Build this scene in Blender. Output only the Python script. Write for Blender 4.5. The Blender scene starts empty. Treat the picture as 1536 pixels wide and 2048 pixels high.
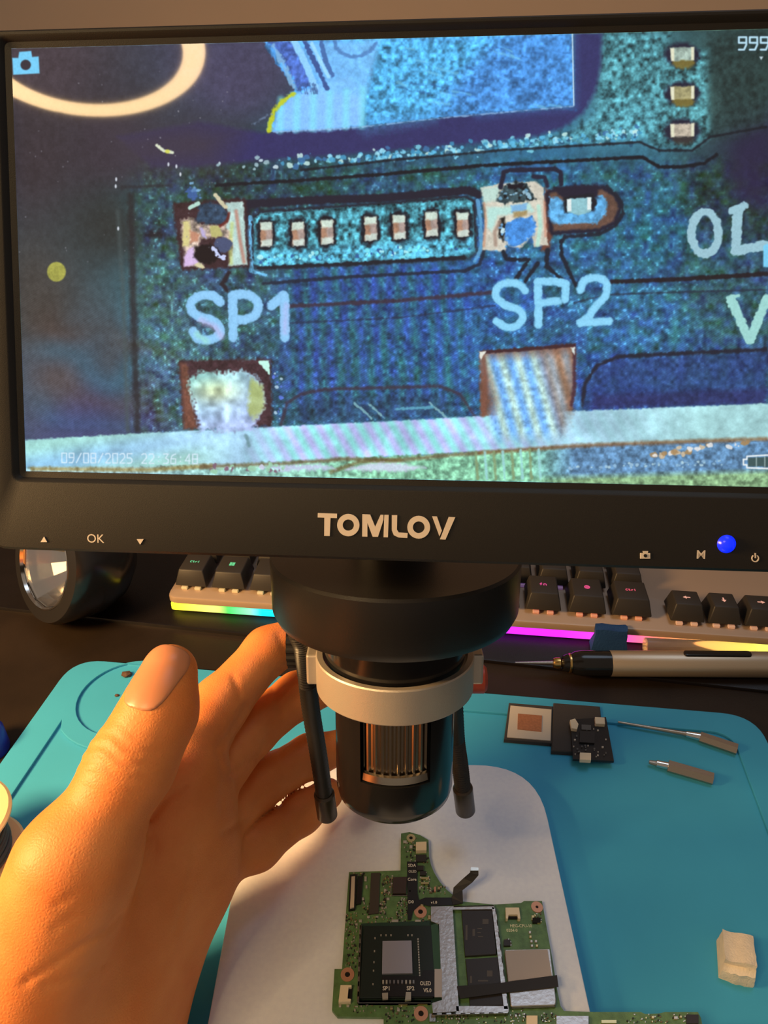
import bpy, bmesh, math, random
import numpy as np
from mathutils import Vector, Matrix

random.seed(7)
SC = bpy.context.scene
COL = SC.collection

# ------------------------------------------------------------------ camera
F = 1500.0                       # focal length in pixels of a 1536 x 2048 frame
CXP, CYP = 768.0, 1024.0
CAM = Vector((0.0, 0.0, 0.263))
PITCH = math.radians(30)
cd = bpy.data.cameras.new('camera')
cd.sensor_fit = 'VERTICAL'
cd.sensor_height = 24.0
cd.lens = F / 2048.0 * 24.0
cd.clip_start = 0.005
cam = bpy.data.objects.new('camera', cd)
cam.location = CAM
cam.rotation_euler = (math.radians(90) - PITCH, 0, 0)
COL.objects.link(cam)
SC.camera = cam

# ------------------------------------------------------------------ world, exposure
SC.view_settings.view_transform = 'Standard'
SC.view_settings.look = 'None'
SC.view_settings.gamma = 1.0
SC.view_settings.use_curve_mapping = False
SC.view_settings.exposure = 0.0
wd = bpy.data.worlds.new('world')
SC.world = wd
wd.use_nodes = True
wb = wd.node_tree.nodes['Background']
wb.inputs[0].default_value = (1.0, 0.84, 0.70, 1)
wb.inputs[1].default_value = 0.215

# a warm room lamp left of the desk and an added cool fill light overhead
def area(name, loc, look, size, power, col):
    l = bpy.data.lights.new(name, 'AREA')
    l.shape = 'ELLIPSE'
    l.size, l.size_y = size
    l.energy = power
    l.color = col
    o = bpy.data.objects.new(name, l)
    o.location = loc
    d = Vector(look) - Vector(loc)
    o.rotation_euler = d.to_track_quat('-Z', 'Y').to_euler()
    COL.objects.link(o)
    return o

area('room_lamp', (-0.37, 0.10, 0.26), (-0.08, 0.17, 0.05), (0.13, 0.13), 3.5, (1.0, 0.58, 0.23))
area('cool_fill_light', (0.35, 0.55, 1.6), (0.05, 0.2, 0.0), (0.7, 0.7), 3.1, (0.62, 0.78, 1.0))
RING_STRENGTH = 85.0

# ------------------------------------------------------------------ pixel -> point helpers
RX = Vector((1, 0, 0))
FW = Vector((0, math.cos(PITCH), -math.sin(PITCH)))
DN = Vector((0, -math.sin(PITCH), -math.cos(PITCH)))

def ray(px, py):
    return FW + RX * ((px - CXP) / F) + DN * ((py - CYP) / F)

def P(px, py, z):                 # on the horizontal plane at height z
    d = ray(px, py)
    return CAM + d * ((z - CAM.z) / d.z)

def PD(px, py, dep):              # at a depth along the optical axis
    return CAM + ray(px, py) * dep

def PY(px, py, y):                # on the upright plane at distance y
    d = ray(px, py)
    return CAM + d * (y / d.y)

# ------------------------------------------------------------------ object helpers
def wm(o):
    m = Matrix.LocRotScale(o.location, o.rotation_euler, o.scale)
    if o.parent:
        m = wm(o.parent) @ o.matrix_parent_inverse @ m
    return m

def adopt(o, parent):
    if parent is not None:
        o.parent = parent
        o.matrix_parent_inverse = wm(parent).inverted()

def tag(o, label=None, cat=None, group=None, kind=None):
    if label: o['label'] = label
    if cat: o['category'] = cat
    if group: o['group'] = group
    if kind: o['kind'] = kind
    return o

def thing(name, loc, label, cat, group=None):
    o = bpy.data.objects.new(name, None)
    o.empty_display_size = 0.01
    o.location = loc
    COL.objects.link(o)
    return tag(o, label, cat, group)

def link_mesh(name, me, mat, parent=None, smooth=None):
    if mat is not None and not me.materials:
        me.materials.append(mat)
    o = bpy.data.objects.new(name, me)
    COL.objects.link(o)
    adopt(o, parent)
    if smooth is not None:
        for p in me.polygons: p.use_smooth = True
        me.set_sharp_from_angle(angle=math.radians(smooth))
    return o

def obj(name, bm, mat, parent=None, smooth=None):
    bmesh.ops.recalc_face_normals(bm, faces=bm.faces)
    me = bpy.data.meshes.new(name)
    bm.to_mesh(me); bm.free()
    return link_mesh(name, me, mat, parent, smooth)

def frame(o, x, y, z):
    m = Matrix((x, y, z)).transposed().to_4x4()
    m.translation = o
    return m

def bev(bm, geom_faces, w, seg=2):
    if w <= 0: return
    es = set()
    for f in geom_faces:
        for e in f.edges:
            if len(e.link_faces) == 2 and e.calc_face_angle(0) > 0.5:
                es.add(e)
    if es:
        bmesh.ops.bevel(bm, geom=list(es), offset=w, segments=seg, profile=0.5, affect='EDGES', clamp_overlap=True)

def add_box(bm, M, sx, sy, sz, bevel=0.0, seg=2, taper=1.0):
    b2 = bmesh.new()
    r = bmesh.ops.create_cube(b2, size=1.0)
    for v in r['verts']:
        t = taper if v.co.z > 0 else 1.0
        v.co = Vector((v.co.x * sx * t, v.co.y * sy * t, v.co.z * sz))
    bev(b2, list(b2.faces), bevel, seg)
    merge(bm, b2, M)

def merge(bm, b2, M=None):
    if M is not None:
        bmesh.ops.transform(b2, matrix=M, verts=b2.verts)
    me = bpy.data.meshes.new('tmp')
    b2.to_mesh(me); b2.free()
    bm.from_mesh(me)
    bpy.data.meshes.remove(me)

def T(x, y, z): return Matrix.Translation((x, y, z))

def add_lathe(bm, prof, M=Matrix(), n=48, a0=0.0, a1=2 * math.pi):
    full = abs(a1 - a0 - 2 * math.pi) < 1e-6
    k = n if full else n + 1
    rings = []
    for (r, s) in prof:
        if r < 1e-6:
            rings.append([bm.verts.new(M @ Vector((0, 0, s)))])
        else:
            rings.append([bm.verts.new(M @ Vector((r * math.cos(a0 + (a1 - a0) * i / n), r * math.sin(a0 + (a1 - a0) * i / n), s))) for i in range(k)])
    for a, b in zip(rings[:-1], rings[1:]):
        for i in range(n):
            j = (i + 1) % k
            if len(a) == 1 and len(b) == 1: continue
            if len(a) == 1: bm.faces.new((a[0], b[i], b[j]))
            elif len(b) == 1: bm.faces.new((a[i], b[0], a[j]))
            else: bm.faces.new((a[i], b[i], b[j], a[j]))

def smooth_path(pts, sub=6):
    pts = [Vector(p) for p in pts]
    out = []
    n = len(pts)
    for i in range(n - 1):
        p0, p1, p2, p3 = pts[max(i - 1, 0)], pts[i], pts[i + 1], pts[min(i + 2, n - 1)]
        for k in range(sub):
            t = k / sub
            out.append(0.5 * ((2 * p1) + (p2 - p0) * t + (2 * p0 - 5 * p1 + 4 * p2 - p3) * t * t + (3 * p1 - p0 - 3 * p2 + p3) * t ** 3))
    out.append(pts[-1])
    return out

def add_tube(bm, pts, rad, n=10, cap=True):
    pts = [Vector(p) for p in pts]
    rads = rad if isinstance(rad, (list, tuple)) else [rad] * len(pts)
    rings = []
    up = None
    for i, p in enumerate(pts):
        t = (pts[min(i + 1, len(pts) - 1)] - pts[max(i - 1, 0)]).normalized()
        if up is None:
            up = Vector((0, 0, 1)) if abs(t.z) < 0.9 else Vector((1, 0, 0))
        u = (up - t * up.dot(t)).normalized()
        w = t.cross(u)
        up = u
        rings.append([bm.verts.new(p + (u * math.cos(2 * math.pi * k / n) + w * math.sin(2 * math.pi * k / n)) * rads[i]) for k in range(n)])
    for a, b in zip(rings[:-1], rings[1:]):
        for k in range(n):
            bm.faces.new((a[k], a[(k + 1) % n], b[(k + 1) % n], b[k]))
    if cap:
        bm.faces.new(list(reversed(rings[0]))); bm.faces.new(rings[-1])

def add_prism(bm, pts, z0, z1, M=None, bevel=0.0, seg=2):
    b2 = bmesh.new()
    vs = [b2.verts.new((p[0], p[1], z0)) for p in pts]
    f = b2.faces.new(vs)
    r = bmesh.ops.extrude_face_region(b2, geom=[f])
    for v in r['geom']:
        if isinstance(v, bmesh.types.BMVert): v.co.z = z1
    bmesh.ops.recalc_face_normals(b2, faces=b2.faces)
    if bevel > 0:
        zt = max(z0, z1)
        es = [e for e in b2.edges if all(abs(v.co.z - zt) < 1e-7 for v in e.verts)]
        bmesh.ops.bevel(b2, geom=es, offset=bevel, segments=seg, profile=0.5, affect='EDGES', clamp_overlap=True)
    merge(bm, b2, M)

def round_poly(pts, r, n=6):
    out = []
    m = len(pts)
    rr = r if isinstance(r, (list, tuple)) else [r] * m
    for i in range(m):
        p = Vector(pts[i][:2]); a = Vector(pts[i - 1][:2]); b = Vector(pts[(i + 1) % m][:2])
        if rr[i] <= 0:
            out.append((p.x, p.y)); continue
        da, db = (a - p), (b - p)
        q = min(rr[i], da.length * 0.49, db.length * 0.49)
        s, e = p + da.normalized() * q, p + db.normalized() * q
        for k in range(n + 1):
            t = k / n
            c = s * (1 - t) ** 2 + p * 2 * t * (1 - t) + e * t * t
            out.append((c.x, c.y))
    return out

def plate(name, pix, ztop, zbot, mat, parent, r=0.0, bevel=0.0, zpix=None, smooth=None):
    """solid plate whose outline is found on the plane zpix (default: its own top)"""
    zp = ztop if zpix is None else zpix
    pts = [P(x, y, zp) for x, y in pix]
    pts = [(p.x, p.y) for p in pts]
    if r: pts = round_poly(pts, r, 4)
    bm = bmesh.new()
    add_prism(bm, pts, zbot, ztop, None, bevel, 1)
    return obj(name, bm, mat, parent, smooth)

# ------------------------------------------------------------------ materials
MATS = {}
def lin(c):
    return tuple(((v / 255) / 12.92 if v / 255 <= 0.04045 else ((v / 255 + 0.055) / 1.055) ** 2.4) for v in c)

def mat(name, col, rough=0.5, metal=0.0, spec=0.5, emit=None, es=1.0, noise=0.0, nscale=200.0, bump=0.0, bscale=400.0, coat=0.0, trans=0.0, ior=1.45, sss=0.0, srgb=False):
    if name in MATS: return MATS[name]
    if srgb: col = lin(col)
    m = bpy.data.materials.new(name); m.use_nodes = True
    nt = m.node_tree; b = nt.nodes['Principled BSDF']
    b.inputs['Base Color'].default_value = (*col, 1)
    b.inputs['Roughness'].default_value = rough
    b.inputs['Metallic'].default_value = metal
    b.inputs['Specular IOR Level'].default_value = spec
    b.inputs['IOR'].default_value = ior
    b.inputs['Coat Weight'].default_value = coat
    b.inputs['Transmission Weight'].default_value = trans
    if sss:
        b.inputs['Subsurface Weight'].default_value = sss
        b.inputs['Subsurface Radius'].default_value = (1.0, 0.35, 0.15)
        b.inputs['Subsurface Scale'].default_value = 0.004
    if emit is not None:
        b.inputs['Emission Color'].default_value = (*emit, 1)
        b.inputs['Emission Strength'].default_value = es
    tc = None
    if noise or bump:
        tc = nt.nodes.new('ShaderNodeTexCoord')
    if noise:
        n = nt.nodes.new('ShaderNodeTexNoise'); n.inputs['Scale'].default_value = nscale; n.inputs['Detail'].default_value = 4
        nt.links.new(tc.outputs['Object'], n.inputs['Vector'])
        cr = nt.nodes.new('ShaderNodeValToRGB')
        cr.color_ramp.elements[0].position = 0.3; cr.color_ramp.elements[1].position = 0.7
        cr.color_ramp.elements[0].color = (*[c * (1 - noise) for c in col], 1)
        cr.color_ramp.elements[1].color = (*[min(1, c * (1 + noise)) for c in col], 1)
        nt.links.new(n.outputs['Fac'], cr.inputs['Fac']); nt.links.new(cr.outputs['Color'], b.inputs['Base Color'])
    if bump:
        n2 = nt.nodes.new('ShaderNodeTexNoise'); n2.inputs['Scale'].default_value = bscale; n2.inputs['Detail'].default_value = 3
        nt.links.new(tc.outputs['Object'], n2.inputs['Vector'])
        bp = nt.nodes.new('ShaderNodeBump'); bp.inputs['Strength'].default_value = bump; bp.inputs['Distance'].default_value = 0.0005
        nt.links.new(n2.outputs['Fac'], bp.inputs['Height']); nt.links.new(bp.outputs['Normal'], b.inputs['Normal'])
    MATS[name] = m
    return m

M_desk = mat('desk_dark', (0.019, 0.012, 0.007), 0.40, noise=0.25, nscale=30, bump=0.10, bscale=900)
M_pad = mat('desk_pad', (0.007, 0.005, 0.005), 0.34, noise=0.2, nscale=60, bump=0.25, bscale=2500)
M_wall = mat('wall_brown', (0.58, 0.42, 0.30), 0.8, noise=0.06, nscale=4)
M_sil = mat('silicone_blue', (0.052, 0.39, 0.64), 0.55, spec=0.35, noise=0.04, nscale=25, bump=0.05, bscale=1800)
M_alu = mat('anodised_aluminium', (0.80, 0.86, 1.0), 0.42, metal=0.0, bump=0.12, bscale=5000, noise=0.03, nscale=600)
M_black = mat('black_plastic', (0.018, 0.016, 0.016), 0.42, bump=0.05, bscale=4000)
M_bezel = mat('bezel_plastic', (0.010, 0.009, 0.0085), 0.50, spec=0.35, bump=0.10, bscale=6000)
M_gloss = mat('black_gloss', (0.010, 0.010, 0.011), 0.16)
M_ring = mat('black_anodised', (0.014, 0.013, 0.013), 0.34, bump=0.10, bscale=5000)
M_silver = mat('silver_collar', (0.60, 0.53, 0.45), 0.40, metal=0.6, bump=0.15, bscale=5000)
M_chrome = mat('chrome', (0.80, 0.76, 0.70), 0.14, metal=1.0)
M_steel = mat('steel', (0.52, 0.46, 0.40), 0.30, metal=1.0, bump=0.1, bscale=3000)
M_knurl = mat('knurled_metal', (0.55, 0.47, 0.36), 0.22, metal=1.0)
M_logo = mat('print_silver', (0.62, 0.56, 0.50), 0.5)
M_case = mat('keyboard_case', (0.46, 0.34, 0.25), 0.45, metal=0.3, bump=0.06, bscale=4000)
M_key = mat('keycap', (0.030, 0.027, 0.025), 0.50, bump=0.08, bscale=5000)
M_rub = mat('rubber_black', (0.016, 0.015, 0.015), 0.55)

# ------------------------------------------------------------------ the setting
DX0, DX1, DY0, DY1 = -0.95, 0.95, -0.45, 0.95
bm = bmesh.new(); add_box(bm, T((DX0 + DX1) / 2, (DY0 + DY1) / 2, -0.015), DX1 - DX0, DY1 - DY0, 0.03, 0.002)
tag(obj('floor', bm, M_desk), 'dark brown wooden desk top the work lies on', None, None, 'structure')
bm = bmesh.new(); add_box(bm, T(0, DY1 + 0.01, 0.9), 7.0, 0.02, 3.4)
tag(obj('wall_back', bm, M_wall), 'plain brown wall behind the desk', None, None, 'structure')

# black desk pad behind the blue mat, its front edge a pale thin line
a, b = P(300, 1247, 0.002), P(1536, 1381, 0.002)
d = (b - a).normalized(); nrm = Vector((-d.y, d.x, 0))
pp = [a - d * 0.45, b + d * 0.35, b + d * 0.35 + nrm * 0.42, a - d * 0.45 + nrm * 0.42]
bm = bmesh.new(); add_prism(bm, round_poly([(p.x, p.y) for p in pp], 0.01), 0.0, 0.002, None, 0.0006)
tag(obj('desk_pad', bm, M_pad, None, 30), 'large thin black desk pad under the keyboard', 'desk pad')
PADZ = 0.002

# ------------------------------------------------------------------ blue silicone mat
MAT_LO, MAT_TOP = 0.0028, 0.0042
BT = 0.013                         # top of the microscope's base plate
BLc, BRc = P(150, 1318, MAT_TOP), P(1512, 1432, MAT_TOP)
ax = (BRc - BLc).normalized(); ax.z = 0
ay = Vector((-ax.y, ax.x, 0))
MW, MH = (BRc - BLc).length, 0.245
def mloc(p):                       # world -> mat coordinates (right, towards the viewer)
    q = p - BLc
    return (q.dot(ax), -q.dot(ay))
def mworld(u, v, z):
    p = BLc + ax * u - ay * v
    return Vector((p.x, p.y, z))
mat_root = thing('silicone_mat', mworld(MW / 2, MH / 2, 0), 'teal blue silicone repair mat with moulded trays lying on the dark desk', 'mat')
MM = frame(Vector((BLc.x, BLc.y, 0)), ax, -ay, Vector((0, 0, 1)))
outer = round_poly([(0, 0), (MW, 0), (MW, MH), (0, MH)], 0.016, 8)
bm = bmesh.new(); add_prism(bm, outer, 0.0, MAT_LO, MM)
obj('mat_sheet', bm, M_sil, mat_root)
# raised top layer with the trays left open
tray_c = mloc(P(262, 1392, MAT_TOP))
l0, l1, l2 = mloc(P(120, 1437, MAT_TOP)), mloc(P(8, 1592, MAT_TOP)), mloc(P(51, 1701, MAT_TOP))
rv = 0.0255
holes = []
holes.append([(tray_c[0] + rv * math.cos(t), tray_c[1] + rv * math.sin(t)) for t in [2 * math.pi * k / 40 for k in range(40)]])
wgt = l0[0]
arc = [(tray_c[0] + (rv + 0.008) * math.cos(t), tray_c[1] + (rv + 0.008) * math.sin(t)) for t in [math.radians(140 - 6 * k) for k in range(8)]]
holes.append([(l0[0] + 0.001, l0[1] - 0.0005)] + arc[1:] + [(arc[-1][0] + 0.006, MH - 0.012), (wgt, MH - 0.012)])
mx0 = max(p[0] for p in holes[1]) + 0.008
holes.append(round_poly([(mx0 + 0.03, 0.012), (MW - 0.014, 0.012), (MW - 0.014, MH - 0.012), (mx0, MH - 0.012), (mx0, 0.08), (mx0 + 0.03, 0.07)], 0.01, 5))
cu = bpy.data.curves.new('mat_rim', 'CURVE'); cu.dimensions = '2D'; cu.fill_mode = 'BOTH'
for poly in [outer] + holes:
    sp = cu.splines.new('POLY'); sp.points.add(len(poly) - 1); sp.use_cyclic_u = True
    for q, (x, y) in zip(sp.points, poly): q.co = (x, y, 0, 1)
cu.extrude = (MAT_TOP - MAT_LO) / 2 - 0.00025; cu.bevel_depth = 0.00025; cu.bevel_resolution = 1
co = bpy.data.objects.new('mat_rim_curve', cu); COL.objects.link(co)
dg = bpy.context.evaluated_depsgraph_get()
me = bpy.data.meshes.new_from_object(co.evaluated_get(dg))
bpy.data.objects.remove(co)
me.transform(MM @ T(0, 0, (MAT_TOP + MAT_LO) / 2))
if MM.determinant() < 0: me.flip_normals()
me.name = 'mat_rim'; me.materials.clear()
link_mesh('mat_rim', me, M_sil, mat_root, 35)
MZ = MAT_LO

# ------------------------------------------------------------------ the display's picture (flat picture on a lit panel)
# plane of the panel: top-left corner, right and down directions
CM = Matrix((RX, DN, FW)).transposed()
SR = CM @ Vector((0.9964136640, 0.0249751071, -0.0808458665))
SD = CM @ Vector((-0.0162143892, 0.9940988364, 0.1072594845))
SN = -(CM @ Vector((0.0830475989, -0.1055639496, 0.9909386201)))   # towards the viewer
SO = CAM + CM @ Vector((-0.07676224, -0.09529916, 0.15352943))
SW, SH = 0.1592, 0.0870
def S(u, v, w=0.0): return SO + SR * u + SD * v + SN * w
SMAT = frame(SO, SR, SD, -SN)
def paint_display(NX=1536, NY=840):
    rng = np.random.default_rng(11)
    uu = (np.arange(NX) + 0.5) / NX * SW
    vv = (np.arange(NY) + 0.5) / NY * SH
    U, V = np.meshgrid(uu, vv)
    o, r, dd = np.array(SO - CAM), np.array(SR), np.array(SD)
    W3 = o[None, None, :] + U[..., None] * r + V[..., None] * dd
    dep = W3 @ np.array(FW)
    X = (CXP + F * (W3 @ np.array(RX)) / dep).astype(np.float32)
    Y = (CYP + F * (W3 @ np.array(DN)) / dep).astype(np.float32)
    def noise(cell, seed=None, ay=1.0):
        gx, gy = int(NX / cell) + 3, int(NY / (cell * ay)) + 3
        g = rng.random((gy, gx)).astype(np.float32)
        fx = np.arange(NX) / cell; fy = np.arange(NY) / (cell * ay)
        ix = fx.astype(int); iy = fy.astype(int)
        tx = (fx - ix).astype(np.float32); ty = (fy - iy).astype(np.float32)
        tx = tx * tx * (3 - 2 * tx); ty = ty * ty * (3 - 2 * ty)
        a = g[iy][:, ix] * (1 - tx) + g[iy][:, ix + 1] * tx
        b_ = g[iy + 1][:, ix] * (1 - tx) + g[iy + 1][:, ix + 1] * tx
        return a * (1 - ty)[:, None] + b_ * ty[:, None] - 0.5
    n2, n4, n8, n16, n40, n90 = noise(2.2), noise(4), noise(8), noise(16), noise(40), noise(90)
    m4, m8, m16, m40 = noise(4), noise(8), noise(16), noise(40)
    rough = (n4 * 5 + n8 * 4)
    # base colour field
    cps = [(60,300,52,47,54),(60,120,66,58,66),(200,300,52,47,56),(60,600,64,62,60),(100,760,74,82,92),(150,850,64,72,112),(230,450,42,46,46),(300,420,45,78,86),
           (300,560,60,94,104),(310,680,70,108,118),(240,700,60,78,92),(450,340,38,56,62),(600,340,40,70,84),(800,330,42,80,98),(700,560,45,85,130),(650,720,48,85,122),
           (800,720,44,92,126),(900,640,46,96,146),(900,560,45,90,150),(1100,340,45,98,132),(1250,340,42,88,108),(1300,450,44,98,128),(1300,650,52,104,142),
           (1250,770,42,75,130),(1400,770,45,80,118),(1450,600,50,85,100),(1450,380,34,54,58),(1510,300,38,38,60),(1500,150,38,58,56),(1250,150,62,112,122),
           (1250,240,74,142,170),(1400,200,58,90,88),(450,620,52,84,100),(600,850,45,80,110),(470,150,68,66,92)]
    img = np.zeros((NY, NX, 3), np.float32); wt = np.zeros((NY, NX), np.float32)
    for (x, y, *c) in cps:
        w = 1.0 / (((X - x) ** 2 + (Y - y) ** 2) / 3600.0 + 0.6) ** 1.8
        img += w[..., None] * np.array(c, np.float32); wt += w
    img /= wt[..., None]
    brd = np.clip((X - 245) / 60, 0, 1) * np.clip((Y - 300) / 40, 0.0, 1)
    lum = 1 + (n4 * 0.4 + n8 * 0.85 + n2 * 0.15 + n16 * 0.45) * (0.15 + 0.50 * brd)
    img *= lum[..., None]
    img[..., 2] += (m8 * 22 + m16 * 28) * brd; img[..., 1] += (m4 * 8 - m16 * 14 + m40 * 14) * brd
    spk = np.clip((n4 + n8 * 0.8 + m4 * 0.6 - 0.42) * 4, 0, 1) * brd * np.clip((Y - 300) / 60, 0, 1) * np.clip((1500 - X) / 200, 0.2, 1)
    img += spk[..., None] * np.array([26, 44, 46], np.float32)
    def blend(mask, col):
        m = mask[..., None] if mask.ndim == 2 else mask
        img[:] = img * (1 - m) + np.asarray(col, np.float32) * m
    def box_of(pts, pad):
        xs = [p[0] for p in pts]; ys = [p[1] for p in pts]
        mm = (X > min(xs) - pad) & (X < max(xs) + pad) & (Y > min(ys) - pad) & (Y < max(ys) + pad)
        rr = np.where(mm.any(1))[0]; cc = np.where(mm.any(0))[0]
        if len(rr) == 0 or len(cc) == 0: return None
        return slice(rr[0], rr[-1] + 1), slice(cc[0], cc[-1] + 1)
    def put(sl, m, col, nz=0.0, nmap=None):
        c = np.asarray(col, np.float32)
        if c.ndim == 1: c = np.broadcast_to(c, img[sl].shape)
        if nz:
            nm = (0.4 * n4 + 0.8 * n8 + 0.15 * n2)[sl] if nmap is None else nmap[sl]
            c = c * (1 + nz * nm)[..., None]
        img[sl] = img[sl] * (1 - m[..., None]) + c * m[..., None]
    def seg_d(x, y, a, b_):
        dx, dy = b_[0] - a[0], b_[1] - a[1]
        t = np.clip(((x - a[0]) * dx + (y - a[1]) * dy) / (dx * dx + dy * dy + 1e-9), 0, 1)
        return np.hypot(x - a[0] - t * dx, y - a[1] - t * dy)
    def stroke(pts, w, col, soft=1.5, rg=0.0, al=1.0, nz=0.0):
        sl = box_of(pts, w + 8)
        if sl is None: return
        x, y = X[sl], Y[sl]
        dmin = np.full(x.shape, 1e9, np.float32)
        for a, b_ in zip(pts[:-1], pts[1:]): dmin = np.minimum(dmin, seg_d(x, y, a, b_))
        dmin = dmin + rough[sl] * rg
        put(sl, al * np.clip((w / 2 - dmin) / soft + 0.5, 0, 1), col, nz)
    def poly(pts, col, soft=2.0, rg=0.0, al=1.0, nz=0.0, grow=0.0, nmap=None):
        soft *= 1.25; rg *= 1.7
        sl = box_of(pts, 10 + grow + soft)
        if sl is None: return
        x, y = X[sl], Y[sl]
        dmin = np.full(x.shape, 1e9, np.float32); ins = np.zeros(x.shape, bool)
        n = len(pts)
        for i in range(n):
            a, b_ = pts[i], pts[(i + 1) % n]
            dmin = np.minimum(dmin, seg_d(x, y, a, b_))
            c = (a[1] > y) != (b_[1] > y)
            xi = (b_[0] - a[0]) * (y - a[1]) / (b_[1] - a[1] + 1e-9) + a[0]
            ins ^= c & (x < xi)
        sd = np.where(ins, -dmin, dmin) - grow + rough[sl] * rg
        put(sl, al * np.clip(0.5 - sd / soft, 0, 1), col(x, y) if callable(col) else col, nz, nmap)
    def disc(cx, cy, rx, ry, col, soft=2.0, rg=0.0, al=1.0, nz=0.0):
        poly([(cx + rx * math.cos(t), cy + ry * math.sin(t)) for t in np.linspace(0, 2 * math.pi, 20, endpoint=False)], col, soft, rg, al, nz)
    def blobs(path, n, spread, smin, smax, cols, al=0.9):
        path = np.array(path, float)
        L = np.r_[0, np.cumsum(np.hypot(*np.diff(path, axis=0).T))]
        for _ in range(n):
            t = rng.random() * L[-1]
            x = np.interp(t, L, path[:, 0]) + rng.normal() * spread * 0.6
            y = np.interp(t, L, path[:, 1]) + rng.normal() * spread
            s = rng.uniform(smin, smax)
            disc(x, y, s * rng.uniform(0.7, 1.5), s, cols[rng.integers(len(cols))], 1.5, 0.4, al)
    # moire stripes of the panel's pixels on the board
    sx = (X + (Y - 650) * -0.05)
    st = 0.5 + 0.5 * np.sin(sx / 31.0 * 2 * math.pi + n40 * 1.5)
    msk = np.clip((X - 540) / 60, 0, 1) * np.clip((985 - X) / 90, 0, 1) * np.clip((Y - 505) / 40, 0, 1) * np.clip((850 - Y) / 40, 0, 1)
    sc_ = st[..., None] * np.array([48, 72, 168], np.float32) + (1 - st[..., None]) * np.array([40, 104, 102], np.float32)
    blend(np.clip(0.52 * msk * (0.8 + n8 * 0.7 + n4 * 0.5), 0, 1), sc_ * (1 + 0.35 * (n4 + n8))[..., None])
    # fine diagonal weave
    wv = np.sin((X * 0.62 + Y) * 1.35) * np.clip((Y - 520) / 120, 0, 1) * np.clip((900 - Y) / 60, 0, 1)
    img *= (1 + 0.10 * wv)[..., None]
    # coloured swirls of the panel at the lower left
    sw = np.sin((Y - X * 0.42) / 24.0 + n90 * 5) * np.clip((X - 40) / 60, 0, 1) * np.clip((380 - X) / 120, 0, 1) * np.clip((Y - 560) / 120, 0, 1) * np.clip((870 - Y) / 30, 0, 1)
    img += sw[..., None] * np.array([-4, 8, 12], np.float32) + (np.clip(sw, -1, 0) ** 2 * 3)[..., None] * np.array([1.2, 0.7, -0.4], np.float32)
    # upper right speckled green-blue copper
    poly([(1215,60),(1345,60),(1330,90),(1420,95),(1425,270),(1390,295),(1310,290),(1290,275),(1000,295),(1010,283),(1140,262),(1190,225)], (72,132,142), 14, 1.0, 0.75, 1.6)
    poly([(1420,60),(1536,60),(1536,250),(1430,270)], (38,56,56), 30, 1.0, 0.7, 0.7)
    poly([(1536,255),(1480,290),(1450,340),(1470,390),(1536,420)], (42,38,66), 30, 0, 0.8)
    # dark violet gap round the shield
    nav = (50,47,96)
    poly([(230,270),(400,240),(520,262),(700,252),(900,230),(1148,210),(1148,60),(1205,60),(1203,130),(1192,180),(1168,222),(1130,250),(1080,268),(1000,280),(900,288),(780,298),(640,310),(500,320),(400,330),(300,330)], nav, 9, 0.3, 0.92, 0.06)
    poly([(190,250),(380,232),(470,260),(430,330),(330,345),(240,350)], (60,54,66), 70, 0, 0.85)
    # the shield: blue metal
    metal = [(522,70),(1147,60),(1149,207),(900,230),(700,252),(545,260),(532,258),(537,235),(560,200),(588,172),(548,120)]
    poly(metal, (72,142,210), 3, 0.7, 1.0, 0.95, nmap=n4 * 0.45 + n8 * 0.6 + n16 * 0.5)
    poly([(700,66),(1010,62),(900,180),(860,230),(730,252),(712,180)], (80,178,222), 40, 1.2, 0.6, 0.9)
    poly([(1000,62),(1146,60),(1149,207),(960,225),(900,180)], (66,126,198), 30, 0.6, 0.55, 0.5)
    for _ in range(34):
        x, y = rng.uniform(770, 1130), rng.uniform(85, 215)
        stroke([(x, y), (x + rng.uniform(14, 46), y + rng.uniform(2, 16))], rng.uniform(2, 5), (46,92,150) if rng.random() < 0.55 else (120,200,232), 3, 0.6, 0.5)
    poly([(545,258),(552,222),(575,192),(640,162),(700,150),(728,190),(722,250),(640,259)], (132,190,250), 8, 0.6, 0.95, 0.06)
    poly([(600,80),(760,75),(730,190),(640,180)], (118,186,244), 12, 0.5, 0.85, 0.12)
    for k in range(6):
        x = 560 + k * 33
        stroke([(x, 195 - k * 4), (x - 2, 258 - k * 2)], 13, (126,226,232), 9, 0, 0.55)
    poly([(533,78),(582,74),(626,165),(596,176),(585,158),(556,110)], (70,98,178), 5, 1.0, 0.9, 0.6)
    stroke([(545,88),(578,150),(586,172)], 9, (130,184,224), 3, 1.2, 0.8)
    stroke([(588,80),(612,128),(628,170)], 14, (138,200,250), 3, 0.6)
    stroke([(607,78),(632,128),(652,172)], 9, (58,86,146), 2, 0.8)
    stroke([(640,82),(650,120),(664,148)], 9, (64,100,160), 2, 0.8, 0.9)
    stroke([(622,82),(640,120),(656,150)], 7, (150,210,250), 2, 0.4)
    stroke([(586,183),(562,200),(546,218),(540,240),(536,258)], 9, (186,196,40), 4, 0.7, 0.95)
    for t in range(14):
        x = 596 + rng.random() * 40
        stroke([(x, 160 + rng.random() * 12), (x + 4, 184)], 2, (60,90,140), 1.5, 0.4, 0.7)
    stroke([(668 + 0, 78), (672, 92), (684, 103), (702, 110), (722, 108), (740, 98), (752, 82)], 8, (74,118,176), 3, 0.5, 0.8)
    stroke([(1146,62),(1149,207)], 2.2, (196,220,232), 1.2)
    stroke([(545,261),(700,253),(900,231),(1148,209)], 2, (150,180,220), 1.5, 0.5, 0.6)
    stroke([(505,245),(524,232),(540,225)], 4, (110,130,160), 3, 1.2, 0.7)
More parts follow.
